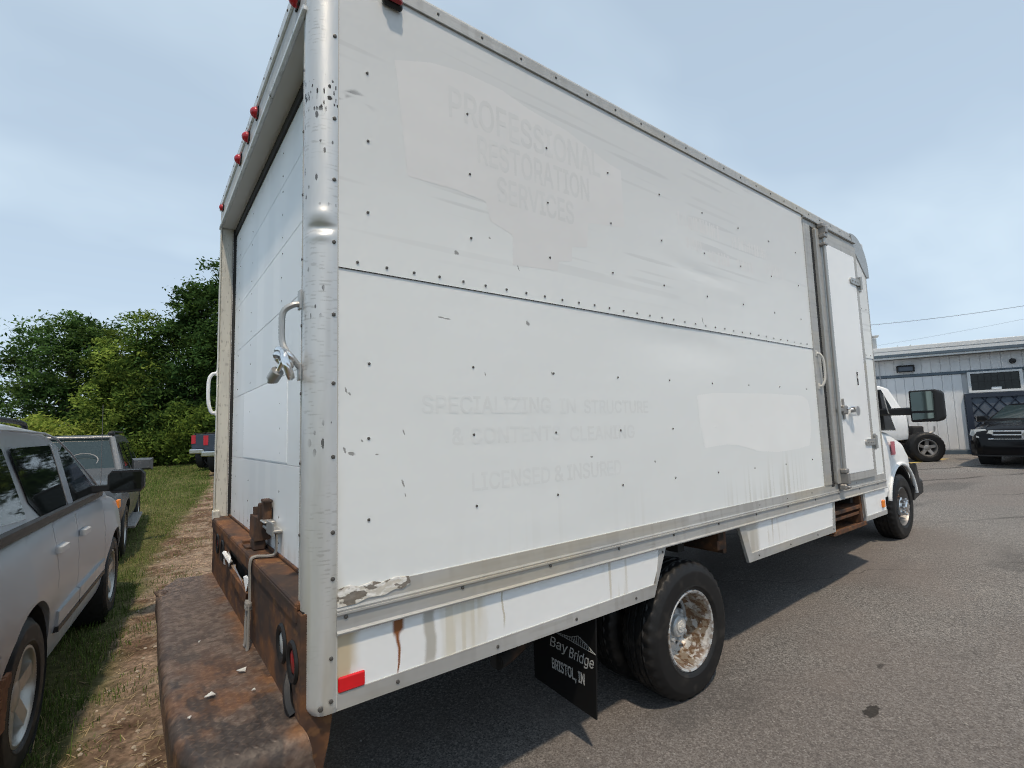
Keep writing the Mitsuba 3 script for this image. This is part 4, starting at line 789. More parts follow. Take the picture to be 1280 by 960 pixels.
gh_ = hull([(5.36, 1.22+s*.93, 1.42) for s in (-1, 1)]+[(6.62, 1.22+s*.9, 1.40) for s in (-1, 1)]+[(6.1, 1.22+s*.78, 2.15) for s in (-1, 1)]+[(5.36, 1.22+s*.78, 2.2) for s in (-1, 1)])
K('cab_top', gh_, 'm_white', 'cab')
def cab_y(z): return .29+(z-1.42)*.2-.012
K('side_window', hull([(x, cab_y(z)+o, z) for x, z in ((5.75, 1.46), (6.50, 1.44), (6.08, 2.06), (5.72, 2.08)) for o in (0, .008)]), 'm_glass', 'cab')
K('cowl', hull([(6.22, .215, 1.41), (6.60, .225, 1.39), (6.50, .225, 1.50), (6.28, .23, 1.80), (6.2, .23, 1.84), (6.22, .34, 1.40), (6.6, .34, 1.39), (6.26, .38, 1.8), (6.2, .38, 1.84)]), 'm_plastic', 'cab')
K('windscreen', hull([(6.58, .45, 1.45), (6.58, 2.0, 1.45), (6.14, .5, 2.1), (6.14, 1.95, 2.1), (6.595, .45, 1.452), (6.595, 2.0, 1.452), (6.155, .5, 2.105), (6.155, 1.95, 2.105)]), 'm_glass', 'cab')
K('cab_sticker', bx(6.32, 6.45, .2085, .2115, 1.12, 1.27), 'm_pinksticker', 'cab', label='faded pink sticker on the white fender')
K('front_bumper', [bx(7.02, 7.42, .22, 2.22, .56, .80, .05), hull([(6.98, .22, .55), (7.10, .20, .98), (7.36, .26, .94), (7.40, .24, .60), (6.98, .40, .55), (7.10, .4, .98), (7.36, .4, .94), (7.4, .4, .6)])], 'm_plastic', smooth=30)
def ball(c, r): return trimesh.creation.icosphere(2, r).vertices+np.asarray(c)
mir = K('wing_mirror', [hull(np.vstack([[(6.14, y, z) for y in (-.05, -.27) for z in (1.50, 1.80)]]+[ball((6.155, y, z), .018) for y in (-.06, -.26) for z in (1.50, 1.80)]+[ball((6.20, -.275, z), .05) for z in (1.54, 1.76)]+[ball((6.28, y, z), .05) for y in (-.12, -.25) for z in (1.56, 1.73)]))], 'm_plastic', smooth=35, label='black tow mirror on an arm')
ms = mir[len(tr)+2:]
K('glass', hull([(x_, y, z) for x_ in (6.134, 6.131) for y, z in ((-.06, 1.60), (-.245, 1.60), (-.25, 1.78), (-.235, 1.80), (-.07, 1.80), (-.06, 1.79))]), 'm_mirror', ms)
K('convex_glass', hull([(x_, y, z) for x_ in (6.134, 6.129) for y, z in ((-.06, 1.505), (-.24, 1.52), (-.245, 1.575), (-.06, 1.575))]), 'm_mirror', ms)
K('arm', [bx(6.16, 6.24, -.08, .30, 1.56, 1.64, .015)], 'm_plastic', ms)
K('antenna_cable', tube(spline([(6.2, .20, 1.80), (6.15, .16, 1.62), (6.2, .15, 1.56), (6.3, .18, 1.55)], 6), .006, 5), 'm_galv', 'cab')
# ------------------------------------------------------------------ parked vehicles
def ring(u, w, zb_, zs_, zc, bulge=0.):
    H = zs_-zb_
    h = [(0, zb_), (w-.14, zb_), (w-.05, zb_+.02), (w-.028, zb_+.08), (w-.012+bulge*.6, zb_+.25*H), (w+bulge, zb_+.45*H), (w+bulge*.8, zb_+.62*H), (w-.012+bulge*.3, zb_+.80*H), (w-.035, zs_-.04), (w-.07, zs_), (w*.72, zs_+(zc-zs_)*.65), (w*.4, zs_+(zc-zs_)*.95), (0, zc)]
    return [(u, -y, z) for y, z in h]+[(u, y, z) for y, z in h[-2:0:-1]]
def interp_secs(keys, n=60):
    k = np.array(keys, float); us = np.unique(np.concatenate([np.linspace(k[0, 0], k[-1, 0], n), k[:, 0]])); out = []
    for u in us: out.append(ring(u, *[np.interp(u, k[:, 0], k[:, i]) for i in range(1, k.shape[1])]))
    return out
class Car:
    def __init__(s, name, label, cat, o, ang, paint, group=None):
        s.k = thing(name, label, cat, group); s.M = frame(o, ang); s.paint = paint
    def put(s, name, m, mat=None, sub=None, **k):
        ms = m if isinstance(m, list) else [m]
        return put(name, [moved(x, s.M) for x in ms], mat or s.paint, s.k+('__'+sub if sub else ''), **k)
    def body(s, keys, arches, seams, W, mat=None, **kw):
        b = loft(interp_secs(keys)); tools = []
        for (u, z, r) in arches:
            for sd in (-1, 1): tools.append(lathe([(0, -.30), (r, -.30), (r, .25), (0, .25)], (u, sd*W, z), sd, 40))
        s.b = s.put('body', cut(b, tools+seams), mat, smooth=32, **kw)
        for u, z, r in arches:
            for sd in (-1, 1): s.put('wheel_liner', lathe([(r-.01, -.02), (r-.01, -.28), (0, -.28)], (u, sd*W, z), sd, 32), 'm_dark')
    def top(s, prof, wb, wr, zb_, zr, r=.06, mat=None):
        s.side = lambda z: wb-(wb-wr)*(z-zb_)/(zr-zb_)
        pts = []; sp = trimesh.creation.icosphere(2, r).vertices
        for u, z in prof:
            for sd in (-1, 1): pts.append(sp+[u, sd*(s.side(z)-r), z-(r if z > zb_+.2 else 0)])
        s.put('cabin', hull(np.vstack(pts)), mat, smooth=40)
    def glass(s, name, poly, sd, mat='m_glass', out=.004, th=.004):
        q = np.array(Polygon(poly).buffer(-.025).buffer(.025).exterior.coords)[:-1]
        s.put(name, hull([(u, sd*(s.side(z)+o), z) for u, z in q for o in (out-th, out)]), mat)
    def wheel(s, u, z, sd, W, R, wd, rr, mat, label=None, spokes=5):
        c = (u, sd*(W-wd/2-.02), z); h = wd/2
        w = s.put('wheel', tyre_mesh(c, sd, R, wd, rr, 72), 'm_tyre', smooth=32); sub = w[len(s.k)+2:]
        s.put('rim', lathe([(rr+.006, h*.80), (rr+.008, h*.95), (rr-.006, h*.97), (rr-.018, h*.82), (rr-.03, h*.3), (rr-.035, -h*.6)], c, sd, 48), mat, sub, smooth=35)
        sp = [lathe([(.075, h*.55), (.070, h*.72), (.045, h*.78), (.0, h*.79)], c, sd, 24)]
        for k in range(spokes):
            a = 2*math.pi*k/spokes+.35; ca, sa = math.cos(a), math.sin(a)
            P = lambda r_, t, hh: (c[0]+r_*ca-t*sa, c[1]+sd*hh, c[2]+r_*sa+t*ca)
            sp.append(hull([P(.05, t, hh) for t in (-.038, .038) for hh in (h*.35, h*.70)]+[P(rr-.02, t, hh) for t in (-.034, .034) for hh in (h*.5, h*.86)]))
            b = a+.63; sp.append(lathe([(.012, h*.5), (.012, h*.74), (0, h*.75)], (c[0]+.055*math.cos(b), c[1], c[2]+.055*math.sin(b)), sd, 6))
        s.put('spokes', sp, mat, sub, smooth=30); s.put('brake', lathe([(rr-.03, -h*.2), (0, -h*.2)], c, sd, 24), 'm_dark', sub)
def strip(u0, u1, z0, z1, y0, y1): return bx(u0, u1, y0, y1, z0, z1)
DV = np.array([.096, .995, 0]); DV /= np.linalg.norm(DV); NV = np.array([DV[1], -DV[0], 0]); AV = math.atan2(DV[1], DV[0])
# --- silver SUV beside the camera
W0 = np.array([-.594, 4.454, -.095]); o = W0-NV*.93
A = Car('parked_suv', 'silver sport utility vehicle with rusty rear arch, nearest to the truck bumper', 'suv', o, AV, 'm_silver')
WBs = 2.62; zw = .375
keys = [(-3.62, .70, .46, .98, 1.0, 0), (-3.55, .82, .40, 1.05, 1.08, 0), (-3.35, .90, .36, 1.14, 1.18, 0), (-3.1, .915, .34, 1.17, 1.22, .01), (-2.62, .915, .33, 1.185, 1.24, .035), (-2.1, .915, .31, 1.185, 1.24, .012), (-1.6, .915, .31, 1.18, 1.24, 0), (-.8, .915, .31, 1.165, 1.22, 0), (-.45, .915, .31, 1.155, 1.21, .012), (0, .915, .33, 1.12, 1.18, .035), (.42, .905, .34, 1.06, 1.13, .015), (.7, .86, .36, .98, 1.06, 0), (.86, .74, .40, .90, .98, 0), (.92, .6, .44, .84, .88, 0)]
sm = []
for u in (-.50, -1.50): sm += [strip(u-.004, u+.004, .34, 1.3, -.97, -.88)]
sm += [strip(-2.10, -2.092, .76, 1.3, -.97, -.88), strip(-2.1, -.5, .395, .402, -.97, -.895), strip(-3.62, -3.05, .70, .708, -.99, -.84)]
A.body(keys, [(0, zw, .435), (-WBs, zw, .435)], sm, .93)
A.put('rear_door_edge', bx(-2.1, -2.0, -.90, -.895, .5, .7), 'm_dark') if False else None
A.top([(-3.42, 1.14), (-.18, 1.12), (-1.42, 1.66), (-1.62, 1.71), (-2.3, 1.745), (-3.0, 1.735), (-3.3, 1.68)], .86, .72, 1.16, 1.74, .07)
for sd in (-1, 1):
    A.glass('side_window', [(-.56, 1.205), (-1.40, 1.205), (-1.455, 1.565), (-1.30, 1.60), (-.60, 1.24)], sd)
    A.glass('side_window', [(-1.60, 1.205), (-2.22, 1.205), (-2.36, 1.30), (-2.44, 1.60), (-1.64, 1.61)], sd)
    A.glass('side_window', [(-2.46, 1.22), (-3.10, 1.25), (-3.22, 1.56), (-2.56, 1.605)], sd)
    A.glass('pillar_trim', [(-1.43, 1.20), (-1.57, 1.20), (-1.615, 1.625), (-1.475, 1.615)], sd, 'm_silver', .0065)
    A.put('belt_molding', hull([(u, sd*(.868+o_), z) for u in (-3.15, -.52) for o_ in (-.03, .024) for z in (1.158, 1.204)]), 'm_plastic')
    A.put('side_cladding', [hull([(u, sd*(.918+o_), z) for u in (a, b) for o_, z in ((-.02, .52), (.010, .535), (.012, .615), (-.02, .632))]) for a, b in ((-1.49, -.51), (-2.07, -1.51))], 'm_silver', smooth=20)
    A.put('cladding_strip', [hull([(u, sd*(.918+o_), z) for u in (a, b) for o_, z in ((-.02, .495), (.012, .50), (.012, .53), (-.02, .54))]) for a, b in ((-1.49, -.51), (-2.07, -1.51))], 'm_plastic')
    for u in (-1.36, -2.02):
        h = A.put('door_handle', [hull([(u+du, sd*(.908+o_), .985+dz) for du, o_, s_ in ((-.12, .0, .022), (-.10, .032, .016), (.06, .036, .016), (.09, .0, .022)) for dz in (-s_, s_)])], 'm_handle', smooth=30)
        A.put('handle_recess', lathe([(.065, .0), (.0, -.004)], (u-.01, sd*.9015, .985), sd, 20), 'm_steel', h[len(A.k)+2:]) if False else None
    A.put('roof_rail', tube(spline([(-3.1, sd*.62, 1.73), (-2.95, sd*.62, 1.775), (-1.75, sd*.62, 1.765), (-1.6, sd*.62, 1.715)], 6), .016, 8), 'm_plastic', smooth=True)
    A.put('drip_trim', tube([(u, sd*(A.side(z)+.004), z) for u, z in ((-.30, 1.17), (-.70, 1.36), (-1.15, 1.56), (-1.42, 1.655), (-1.7, 1.69), (-2.4, 1.70), (-3.1, 1.69))], .008, 6), 'm_silver', smooth=True)
    mr = A.put('wing_mirror', [hull([(-.68+du, sd*(1.075+dy), 1.285+dz) for du, sy, sz in ((-.06, .125, .092), (.0, .13, .10), (.09, .11, .08), (.13, .06, .05)) for dy in (-sy, -sy*.75, sy*.75, sy) for dz in (-sz, -sz*.6, sz*.6, sz) if abs(dy) < sy-1e-6 or abs(dz) < sz-1e-6]), hull([(-.72+du, sd*(.85+dy), 1.235+dz) for du in (0, .13) for dy in (-.02, .13) for dz in (-.025, .025)])], 'm_plastic', smooth=35)
    A.put('mirror_glass', hull([(-.744+du, sd*(1.075+dy), 1.285+dz) for du in (0, .003) for dy in (-.11, .105) for dz in (-.07, .075)]), 'm_glass', mr[len(A.k)+2:])
    A.wheel(0, zw, sd, .935, .375, .235, .222, 'm_alloy'); A.wheel(-WBs, zw, sd, .935, .375, .235, .222, 'm_alloy')
    A.put('side_marker', hull([(.52+du, sd*(.885+o_), .98+dz) for du in (-.06, .06) for o_ in (-.02, .008) for dz in (-.04, .04)]), 'm_amber')
    A.put('tail_light', hull([(-3.56, sd*.84, .82), (-3.56, sd*.84, 1.10), (-3.38, sd*.905, .84), (-3.38, sd*.89, 1.10), (-3.57, sd*.62, .84), (-3.57, sd*.62, 1.1), (-3.50, sd*.7, 1.1), (-3.5, sd*.7, .82)]), 'm_red_dark')
def patch(pts, out=.0022):
    q = np.array(pts); return q
rustp = []
for i in range(26):
    a = math.radians(152+rng.uniform(-12, 14)+10); r = .437+abs(rng.normal(0, .03)); rustp.append(hull([(-WBs+r*math.cos(a)+dx, -(.942-.0*dx)+dy, zw+r*math.sin(a)+dz) for dx in (-.03, .03) for dz in (-.018, .018) for dy in (-.004, .012)]))
A.put('arch_rust', rustp, 'm_bodyrust', label='rust bubbling along the rear wheel arch', smooth=False)
A.put('windscreen', hull([(u, y, z) for u, z, w_ in ((-.26, 1.205, .74), (-1.33, 1.675, .60)) for y in (-w_, w_) for z in (z-.02, z+.012)]), 'm_glass')
A.put('rear_window', hull([(-3.497+du, y, 1.2) for du in (-.0, .03) for y in (-.7, .7)]+[(-3.40+du, y, 1.58) for du in (-.0, .03) for y in (-.60, .60)]), 'm_glass')
A.put('rear_bumper', [bx(-3.70, -3.40, -.80, .80, .42, .70, .06), hull([(-3.62, sd*.6, z) for sd in (-1, 1) for z in (.44, .70)]+[(-3.10, sd*.918, z) for sd in (-1, 1) for z in (.44, .70)]+[(-3.55, sd*.86, z) for sd in (-1, 1) for z in (.44, .70)])], 'm_silver', smooth=30)
A.put('front_bumper', bx(.70, .99, -.78, .78, .40, .66, .07), 'm_silver', smooth=30)
A.put('antenna', tube([(.02, -.80, 1.10), (-.06, -.80, 1.98)], [.0035, .002], 6), 'm_wire')
# --- grey SUV facing the camera behind it
G_ = Car('parked_suv', 'dark grey sport utility vehicle facing the camera behind the silver one', 'suv', np.array([-1.47, 7.25, -.055]), -math.pi/2-.055+math.pi*0, 'm_grey_paint')
# local +u points to -y here; its left side (+y local) faces +x
keys = [(-3.55, .74, .46, 1.0, 1.02, 0), (-3.4, .88, .40, 1.10, 1.12, 0), (-2.7, .92, .36, 1.14, 1.18, .03), (-2.0, .92, .34, 1.14, 1.18, .0), (-.7, .92, .34, 1.12, 1.16, .0), (0, .92, .36, 1.08, 1.15, .03), (.45, .90, .38, 1.04, 1.12, .01), (.75, .85, .40, .98, 1.05, 0), (.92, .70, .44, .88, .95, 0)]
G_.body(keys, [(0, .37, .43), (-2.7, .37, .43)], [strip(u-.004, u+.004, .36, 1.3, .86, .98) for u in (-.55, -1.45)], .93)
G_.top([(-3.36, 1.12), (-.30, 1.08), (-1.02, 1.62), (-1.3, 1.69), (-2.2, 1.72), (-3.0, 1.70), (-3.25, 1.62)], .87, .66, 1.12, 1.72, .06)
G_.put('windscreen', hull([(u, y, z+dz) for u, z, w_ in ((-.37, 1.185, .74), (-.965, 1.625, .60)) for y in (-w_, w_) for dz in (0, .012)]), 'm_glass_pale')
G_.put('windscreen_frame', [tube([(-.33, sd*.80, 1.15), (-.96, sd*.645, 1.645)], .038, 8) for sd in (-1, 1)]+[tube([(-.965, -.64, 1.66), (-.965, .64, 1.66)], .026, 8)], 'm_frame_grey', smooth=True)
G_.put('steering_wheel', tube(loop((-.53, .36, 1.325), (.17, .17), (0, 1, 0), (-.5, 0, .6), 28), .007, 6), 'm_steel')
for sd in (-1, 1):
    G_.glass('side_window', [(-.60, 1.16), (-1.36, 1.16), (-1.40, 1.58), (-1.12, 1.58)], sd); G_.glass('side_window', [(-1.52, 1.16), (-2.2, 1.16), (-2.3, 1.59), (-1.54, 1.59)], sd); G_.glass('side_window', [(-2.4, 1.18), (-3.05, 1.2), (-3.1, 1.55), (-2.45, 1.58)], sd)
    mr = G_.put('wing_mirror', hull([(-.62+du, sd*(1.05+dy), 1.24+dz) for du, sy, sz in ((.09, .10, .06), (.03, .13, .09), (-.06, .13, .09)) for dy in (-sy, sy) for dz in (-sz, sz)]), 'm_grey_paint', smooth=30)
    G_.put('mirror_base', bx(-.64, -.56, sd*.83, sd*.95, 1.13, 1.18, .01), 'm_plastic', mr[len(G_.k)+2:])
    G_.put('roof_rack_foot', bx(-1.4, -1.2, sd*.60-.04, sd*.60+.04, 1.69, 1.755, .02), 'm_plastic')
    G_.put('roof_rail', tube([(-1.3, sd*.6, 1.75), (-3.0, sd*.6, 1.765)], .018, 8), 'm_plastic')
    G_.put('running_board', bx(-2.2, -.5, sd*.84, sd*1.0, .30, .35, .012), 'm_steel')
    for u in (-1.38, -2.1): G_.put('door_handle', bx(u-.09, u+.09, sd*.90, sd*.945, .97, 1.0, .01), 'm_chrome')
    G_.wheel(0, .37, sd, .935, .37, .24, .215, 'm_alloy'); G_.wheel(-2.7, .37, sd, .935, .37, .24, .215, 'm_alloy')
    G_.put('headlight', hull([(.74, sd*.80, .80), (.74, sd*.80, .96), (.90, sd*.52, .80), (.90, sd*.52, .94), (.6, sd*.86, .84), (.6, sd*.86, .96)]), 'm_lamp')
G_.put('grille', bx(.86, .935, -.45, .45, .62, .90, .02), 'm_plastic')
# --- black sedan in front of the office
SD = Car('parked_sedan', 'black four door sedan with chrome cross grille parked in front of the office', 'car', np.array([15.0, .10, .438]), math.pi-.04, 'm_black_paint')
keys = [(-3.6, .74, .42, .96, .98, 0), (-3.3, .86, .36, 1.0, 1.02, 0), (-2.75, .90, .30, .98, 1.02, .02), (-1.4, .90, .26, .95, 1.0, 0), (-.4, .90, .26, .93, .99, .005), (0, .90, .28, .90, .98, .02), (.45, .89, .28, .84, .93, .01), (.72, .86, .26, .80, .87, 0), (.86, .80, .24, .74, .80, 0), (.94, .70, .24, .60, .66, 0), (.965, .62, .27, .5, .52, 0)]
SD.body(keys, [(0, .335, .385), (-2.77, .335, .385)], [strip(u-.004, u+.004, .3, 1.3, s_*.9-.06, s_*.9+.06) for u in (-.5, -1.5) for s_ in (-1, 1)]+[bx(.3, .86, s_*.60-.003, s_*.60+.003, .78, 1.0) for s_ in (-1, 1)], .90)
SD.top([(-3.05, .97), (-.30, .93), (-1.12, 1.30), (-1.4, 1.36), (-2.0, 1.385), (-2.5, 1.33)], .84, .60, .95, 1.385, .05)
SD.put('windscreen', hull([(u, y, z+dz) for u, z, w_ in ((-.33, .978, .76), (-1.10, 1.318, .58)) for y in (-w_, w_) for dz in (0, .012)]), 'm_glass_pale')
SD.put('wiper', [tube([(-.36, -.5, .985), (-.42, .05, 1.03)], .008, 5), tube([(-.36, .0, .985), (-.42, .5, 1.03)], .008, 5)], 'm_plastic')
for sd in (-1, 1):
    SD.glass('side_window', [(-.62, 1.0), (-1.45, 1.0), (-1.45, 1.29), (-1.18, 1.28)], sd); SD.glass('side_window', [(-1.55, 1.0), (-2.4, 1.0), (-2.2, 1.27), (-1.55, 1.29)], sd)
    SD.put('wing_mirror', hull([(-.60+du, sd*(.95+dy), 1.03+dz) for du, sy, sz in ((.07, .07, .045), (.0, .10, .07), (-.06, .10, .07)) for dy in (-sy, sy) for dz in (-sz, sz)]+[(-.55, sd*.80, .98)]), None, smooth=30)
    SD.wheel(0, .335, sd, .905, .335, .215, .21, 'm_alloy'); SD.wheel(-2.77, .335, sd, .905, .335, .215, .21, 'm_alloy')
    hl = SD.put('headlight', hull([(.945, sd*.47, .60), (.885, sd*.47, .775), (.90, sd*.74, .63), (.78, sd*.81, .80), (.68, sd*.905, .68), (.60, sd*.89, .80), (.8, sd*.48, .81)]), 'm_lamp', smooth=20)
    SD.put('headlight_bezel', tube([(.955, sd*.46, .60), (.945, sd*.55, .595)], .014, 6), 'm_chrome', hl[len(SD.k)+2:])
    SD.put('fog_lamp', lathe([(.055, 0), (.05, .02), (0, .025)], (0, 0, 0), 1, 20).apply_transform(np.array([[0, 1, 0, .905], [-1, 0, 0, sd*.62], [0, 0, 1, .40], [0, 0, 0, 1.]])), 'm_lamp')
gr_ = SD.put('grille', bx(.845, .955, -.46, .46, .585, .775, .02), 'm_dark')
gs = gr_[len(SD.k)+2:]
SD.put('crosshair', [bx(.945, .975, -.47, .47, .672, .700, .006), bx(.94, .965, -.47, .47, .752, .777, .006), bx(.945, .968, -.46, .46, .585, .604, .005), hull([(.945, y, z) for y, z in ((-.045, .60), (.045, .60), (.035, .775), (-.035, .775))]+[(.985, y, z) for y, z in ((-.035, .605), (.035, .605), (.025, .77), (-.025, .77))])], 'm_chrome', gs, smooth=20)
SD.put('emblem', hull([(.986+dx, y, z) for dx in (0, .006) for y, z in ((-.018, .65), (.018, .65), (.022, .70), (.0, .735), (-.022, .70))]), 'm_steel', gs)
SD.put('front_bumper', [hull([(u, s_*y, z) for s_ in (-1, 1) for u, y in ((.955, .50), (.90, .76), (.70, .895), (.48, .905)) for z in (.27, .565)])], None, smooth=30)
SD.put('lower_intake', bx(.93, .962, -.42, .42, .33, .42, .01), 'm_dark'); SD.put('chin_lip', hull([(u, s_*y, z) for s_ in (-1, 1) for u, y in ((.985, .50), (.93, .76), (.72, .90)) for z in (.235, .262)]), 'm_plastic')
# --- white lifted pickup by the office, mostly hidden behind the mirror
PW = Car('parked_pickup', 'white lifted pickup with oversized black tyres beside the office wall, half hidden by the mirror', 'pickup', np.array([13.87, 5.22, .41]), math.radians(127), 'm_white_clean')
PW.body([(-3.06, .80, .62, 1.20, 1.22, 0), (-3.0, .89, .58, 1.28, 1.29, 0), (-2.8, .92, .56, 1.33, 1.34, 0), (-1.3, .92, .56, 1.34, 1.36, 0), (0, .92, .60, 1.32, 1.38, .02), (.6, .9, .62, 1.26, 1.32, 0), (.9, .8, .66, 1.1, 1.15, 0)], [(0, .40, .50)], [], .93)
PW.top([(-2.92, 1.28), (-.25, 1.30), (-.85, 1.72), (-1.2, 1.98), (-2.55, 1.98), (-2.70, 1.90)], .86, .72, 1.32, 1.98, .05)
for sd in (-1, 1):
    PW.glass('side_window', [(-.6, 1.36), (-1.25, 1.36), (-1.25, 1.70), (-.95, 1.70)], sd); PW.glass('side_window', [(-1.35, 1.38), (-2.72, 1.38), (-2.56, 1.88), (-1.35, 1.89)], sd)
    for z in (1.47, 1.57, 1.67, 1.77): PW.put('louvre', hull([(u, sd*(PW.side(z)+o_), z+dz) for u in (-1.38, -2.55) for o_, dz in ((.004, 0), (.014, -.006), (.004, .008))]), 'm_soffit')
    PW.wheel(0, .385, sd, 1.02, .385, .32, .20, 'm_steel'); PW.wheel(-3.32, .385, sd, 1.06, .385, .36, .20, 'm_steel')
PW.put('chassis_rail', bx(-3.6, .7, -.42, -.30, .52, .70, .01), 'm_dark'); PW.put('chassis_rail', bx(-3.6, .7, .30, .42, .52, .70, .01), 'm_dark'); PW.put('rear_axle', tube([(-3.32, -.8, .385), (-3.32, .8, .385)], .07, 10), 'm_dark')
PW.put('spring_tower', bx(-3.42, -3.16, .36, .72, .60, .92, .03), 'm_dark'); PW.put('tow_hook', tube(spline([(-3.6, .45, .72), (-3.74, .45, .78), (-3.76, .45, .90)], 4), .02, 6), 'm_steel')
# --- two blue pickups at the far end of the dirt strip
def pickup(o, ang, label):
    c = Car('parked_pickup', label, 'pickup', np.array(o), ang, 'm_blue_paint')
    c.body([(-4.05, .90, .62, 1.32, 1.33, 0), (-3.0, .95, .55, 1.35, 1.37, .02), (-1.2, .95, .52, 1.36, 1.4, 0), (0, .95, .56, 1.34, 1.4, .02), (.7, .92, .6, 1.2, 1.28, 0), (.95, .8, .66, 1.05, 1.1, 0)], [(0, .42, .48), (-3.2, .42, .48)], [], .95)
    c.top([(-2.2, 1.32), (-.25, 1.32), (-.9, 1.84), (-1.3, 1.92), (-1.85, 1.92), (-2.08, 1.8)], .88, .70, 1.34, 1.92, .06)
    for sd in (-1, 1):
        c.glass('side_window', [(-.6, 1.4), (-1.3, 1.4), (-1.3, 1.8), (-.98, 1.8)], sd); c.glass('side_window', [(-1.4, 1.4), (-2.05, 1.4), (-1.95, 1.8), (-1.4, 1.8)], sd)
        c.wheel(0, .42, sd, .96, .42, .27, .24, 'm_steel'); c.wheel(-3.2, .42, sd, .96, .42, .27, .24, 'm_steel')
        tl = c.put('tail_light', hull([(-4.07, sd*y, z) for y in (.74, .90) for z in (.96, 1.30)]+[(-3.92, sd*.935, z) for z in (.98, 1.30)]), 'm_red', smooth=20)
    c.put('tailgate', bx(-4.09, -4.05, -.73, .73, .78, 1.33, .01), None); c.put('rear_bumper', [bx(-4.25, -4.06, -.9, .9, .56, .74, .03)], 'm_chrome'); c.put('bumper_pad', bx(-4.26, -4.08, -.4, .4, .74, .76, .008), 'm_plastic')
    c.put('exhaust_hitch', bx(-4.3, -4.0, -.06, .06, .44, .54, .01), 'm_dark'); c.put('bed_cover', bx(-4.0, -2.25, -.85, .85, 1.36, 1.385, .01), 'm_dark')
pickup((4.05, 25.0, .42), math.radians(60), 'dark blue pickup with red tail lamp, farther of the two beyond the truck bumper')
pickup((4.2, 22.06, .375), math.radians(60), 'dark blue pickup with chrome bumper, nearer of the two and half hidden by the truck')

# ------------------------------------------------------------------ trees and shrubs
def leaves(centres, size, base, spread, seed):
    r = np.random.default_rng(seed); N = len(centres)
    n_ = r.normal(size=(N, 3)); n_[:, 2] = np.abs(n_[:, 2])+.35; n_ /= np.linalg.norm(n_, axis=1, keepdims=True)
    a = np.cross(n_, r.normal(size=(N, 3))); a /= np.linalg.norm(a, axis=1, keepdims=True); b = np.cross(n_, a); s = (size*r.uniform(.6, 1.35, N))[:, None]
    V = np.stack([centres-a*s, centres-b*s*.42-a*s*.1+n_*s*.08, centres+a*s, centres+b*s*.42-a*s*.1+n_*s*.08], 1).reshape(-1, 3); o = (np.arange(N)*4)[:, None]
    return V, np.concatenate([o+[0, 1, 2], o+[0, 2, 3]], 1).reshape(-1, 3)
def tree(name, label, cat, base, H, lobes, dens, size, col, seed, trunk=True, group=None, bare=.0):
    """lobes: (dx, dy, z, rx, rz) crown lobes relative to the base; leaf clumps sit on twig ends spread through them"""
    r = np.random.default_rng(seed); k = thing(name, label, cat, group); base = np.array(base, float); P, Cc = [], []; tw = []
    col = np.array(col)
    for dx, dy, z, rx, rz in lobes:
        n = int(1.9*dens*rx*rx*rz)+5; c0 = base+[dx, dy, z]
        d = r.normal(size=(n, 3)); d /= np.linalg.norm(d, axis=1, keepdims=True); q = c0+d*(r.uniform(.25, 1.05, n)**.6)[:, None]*[rx, rx, rz]
        q += (meshkit.fbm(q*.9, 3, seed)-.5)[:, None]*1.2*d
        for c in q:
            if c[2] < base[2]+.12: continue
            m = int(r.integers(56, 104)); cr = r.uniform(.26, .52)*(1+rx*.08)
            l = c+r.normal(size=(m, 3))*[cr*.62, cr*.62, cr*.38]; l[:, 2] -= .10*np.linalg.norm(l[:, :2]-c[:2], axis=1); P.append(l)
            t = r.uniform(.5, 1.6); y = r.uniform(0, 1)**1.6
            cc = (col[0]*(1-y)+col[1]*y)*2.35; Cc.append(np.clip(cc*t*r.uniform(.8, 1.2, (m, 1)), 0, .5))
            if trunk and r.uniform() < .16: tw.append((c0-[0, 0, rz*.4], c))
    P = np.vstack(P); Cc = np.vstack(Cc); V, F = leaves(P, size, None, None, seed+1)
    put('crown', trimesh.Trimesh(V, F, process=False), 'm_leaf', k, color=np.repeat(Cc, 4, axis=0))
    if trunk:
        put('trunk', tube(spline([base-[0, 0, .2], base+[.05, .02, H*.2], base+[-.08, .05, H*.45], base+[.05, 0, H*.7]], 5), np.linspace(.16+.018*H, .05, 16), 9), 'm_bark', k, smooth=True)
        lm = []
        for dx, dy, z, rx, rz in lobes: lm.append(tube(spline([base+[0, 0, min(z*.5, H*.4)], base+[dx*.4, dy*.4, z*.75], base+[dx, dy, z]], 4), np.linspace(.09, .03, 9), 6))
        for a, b in tw[:90]: lm.append(tube([a, (a+b)/2+[0, 0, .15], b], [.025, .018, .006], 4))
        put('limbs', lm, 'm_bark', k, smooth=True)
DK = [(.022, .044, .014), (.050, .082, .022)]; MD = [(.036, .062, .015), (.095, .125, .026)]; LT = [(.075, .105, .020), (.155, .175, .040)]
def at(px, py, dist):
    d = _f+(-math.cos(0)*0)*_f+(math.cos(ROL)*_r0+math.sin(ROL)*_u0)*((px-640)/FOC)-_u*((py-480)/FOC); p = CAM+d*dist; return p
RV = np.array([.8, -.6, 0]); FV = np.array([.6, .8, 0])
def plant(px, dist, name, label, cat, H, lobes, dens, size, col, seed, group=None, **k):
    p = at(px, 560, dist); x, y = p[0], p[1]; lb = []
    for dx, dy, z, rx, rz in lobes: q = dx*RV+dy*FV; lb.append((q[0], q[1], z, rx, rz))
    tree(name, label, cat, (x, y, gz(x, y)), H, lb, dens, size, col, seed, group=group, **k)
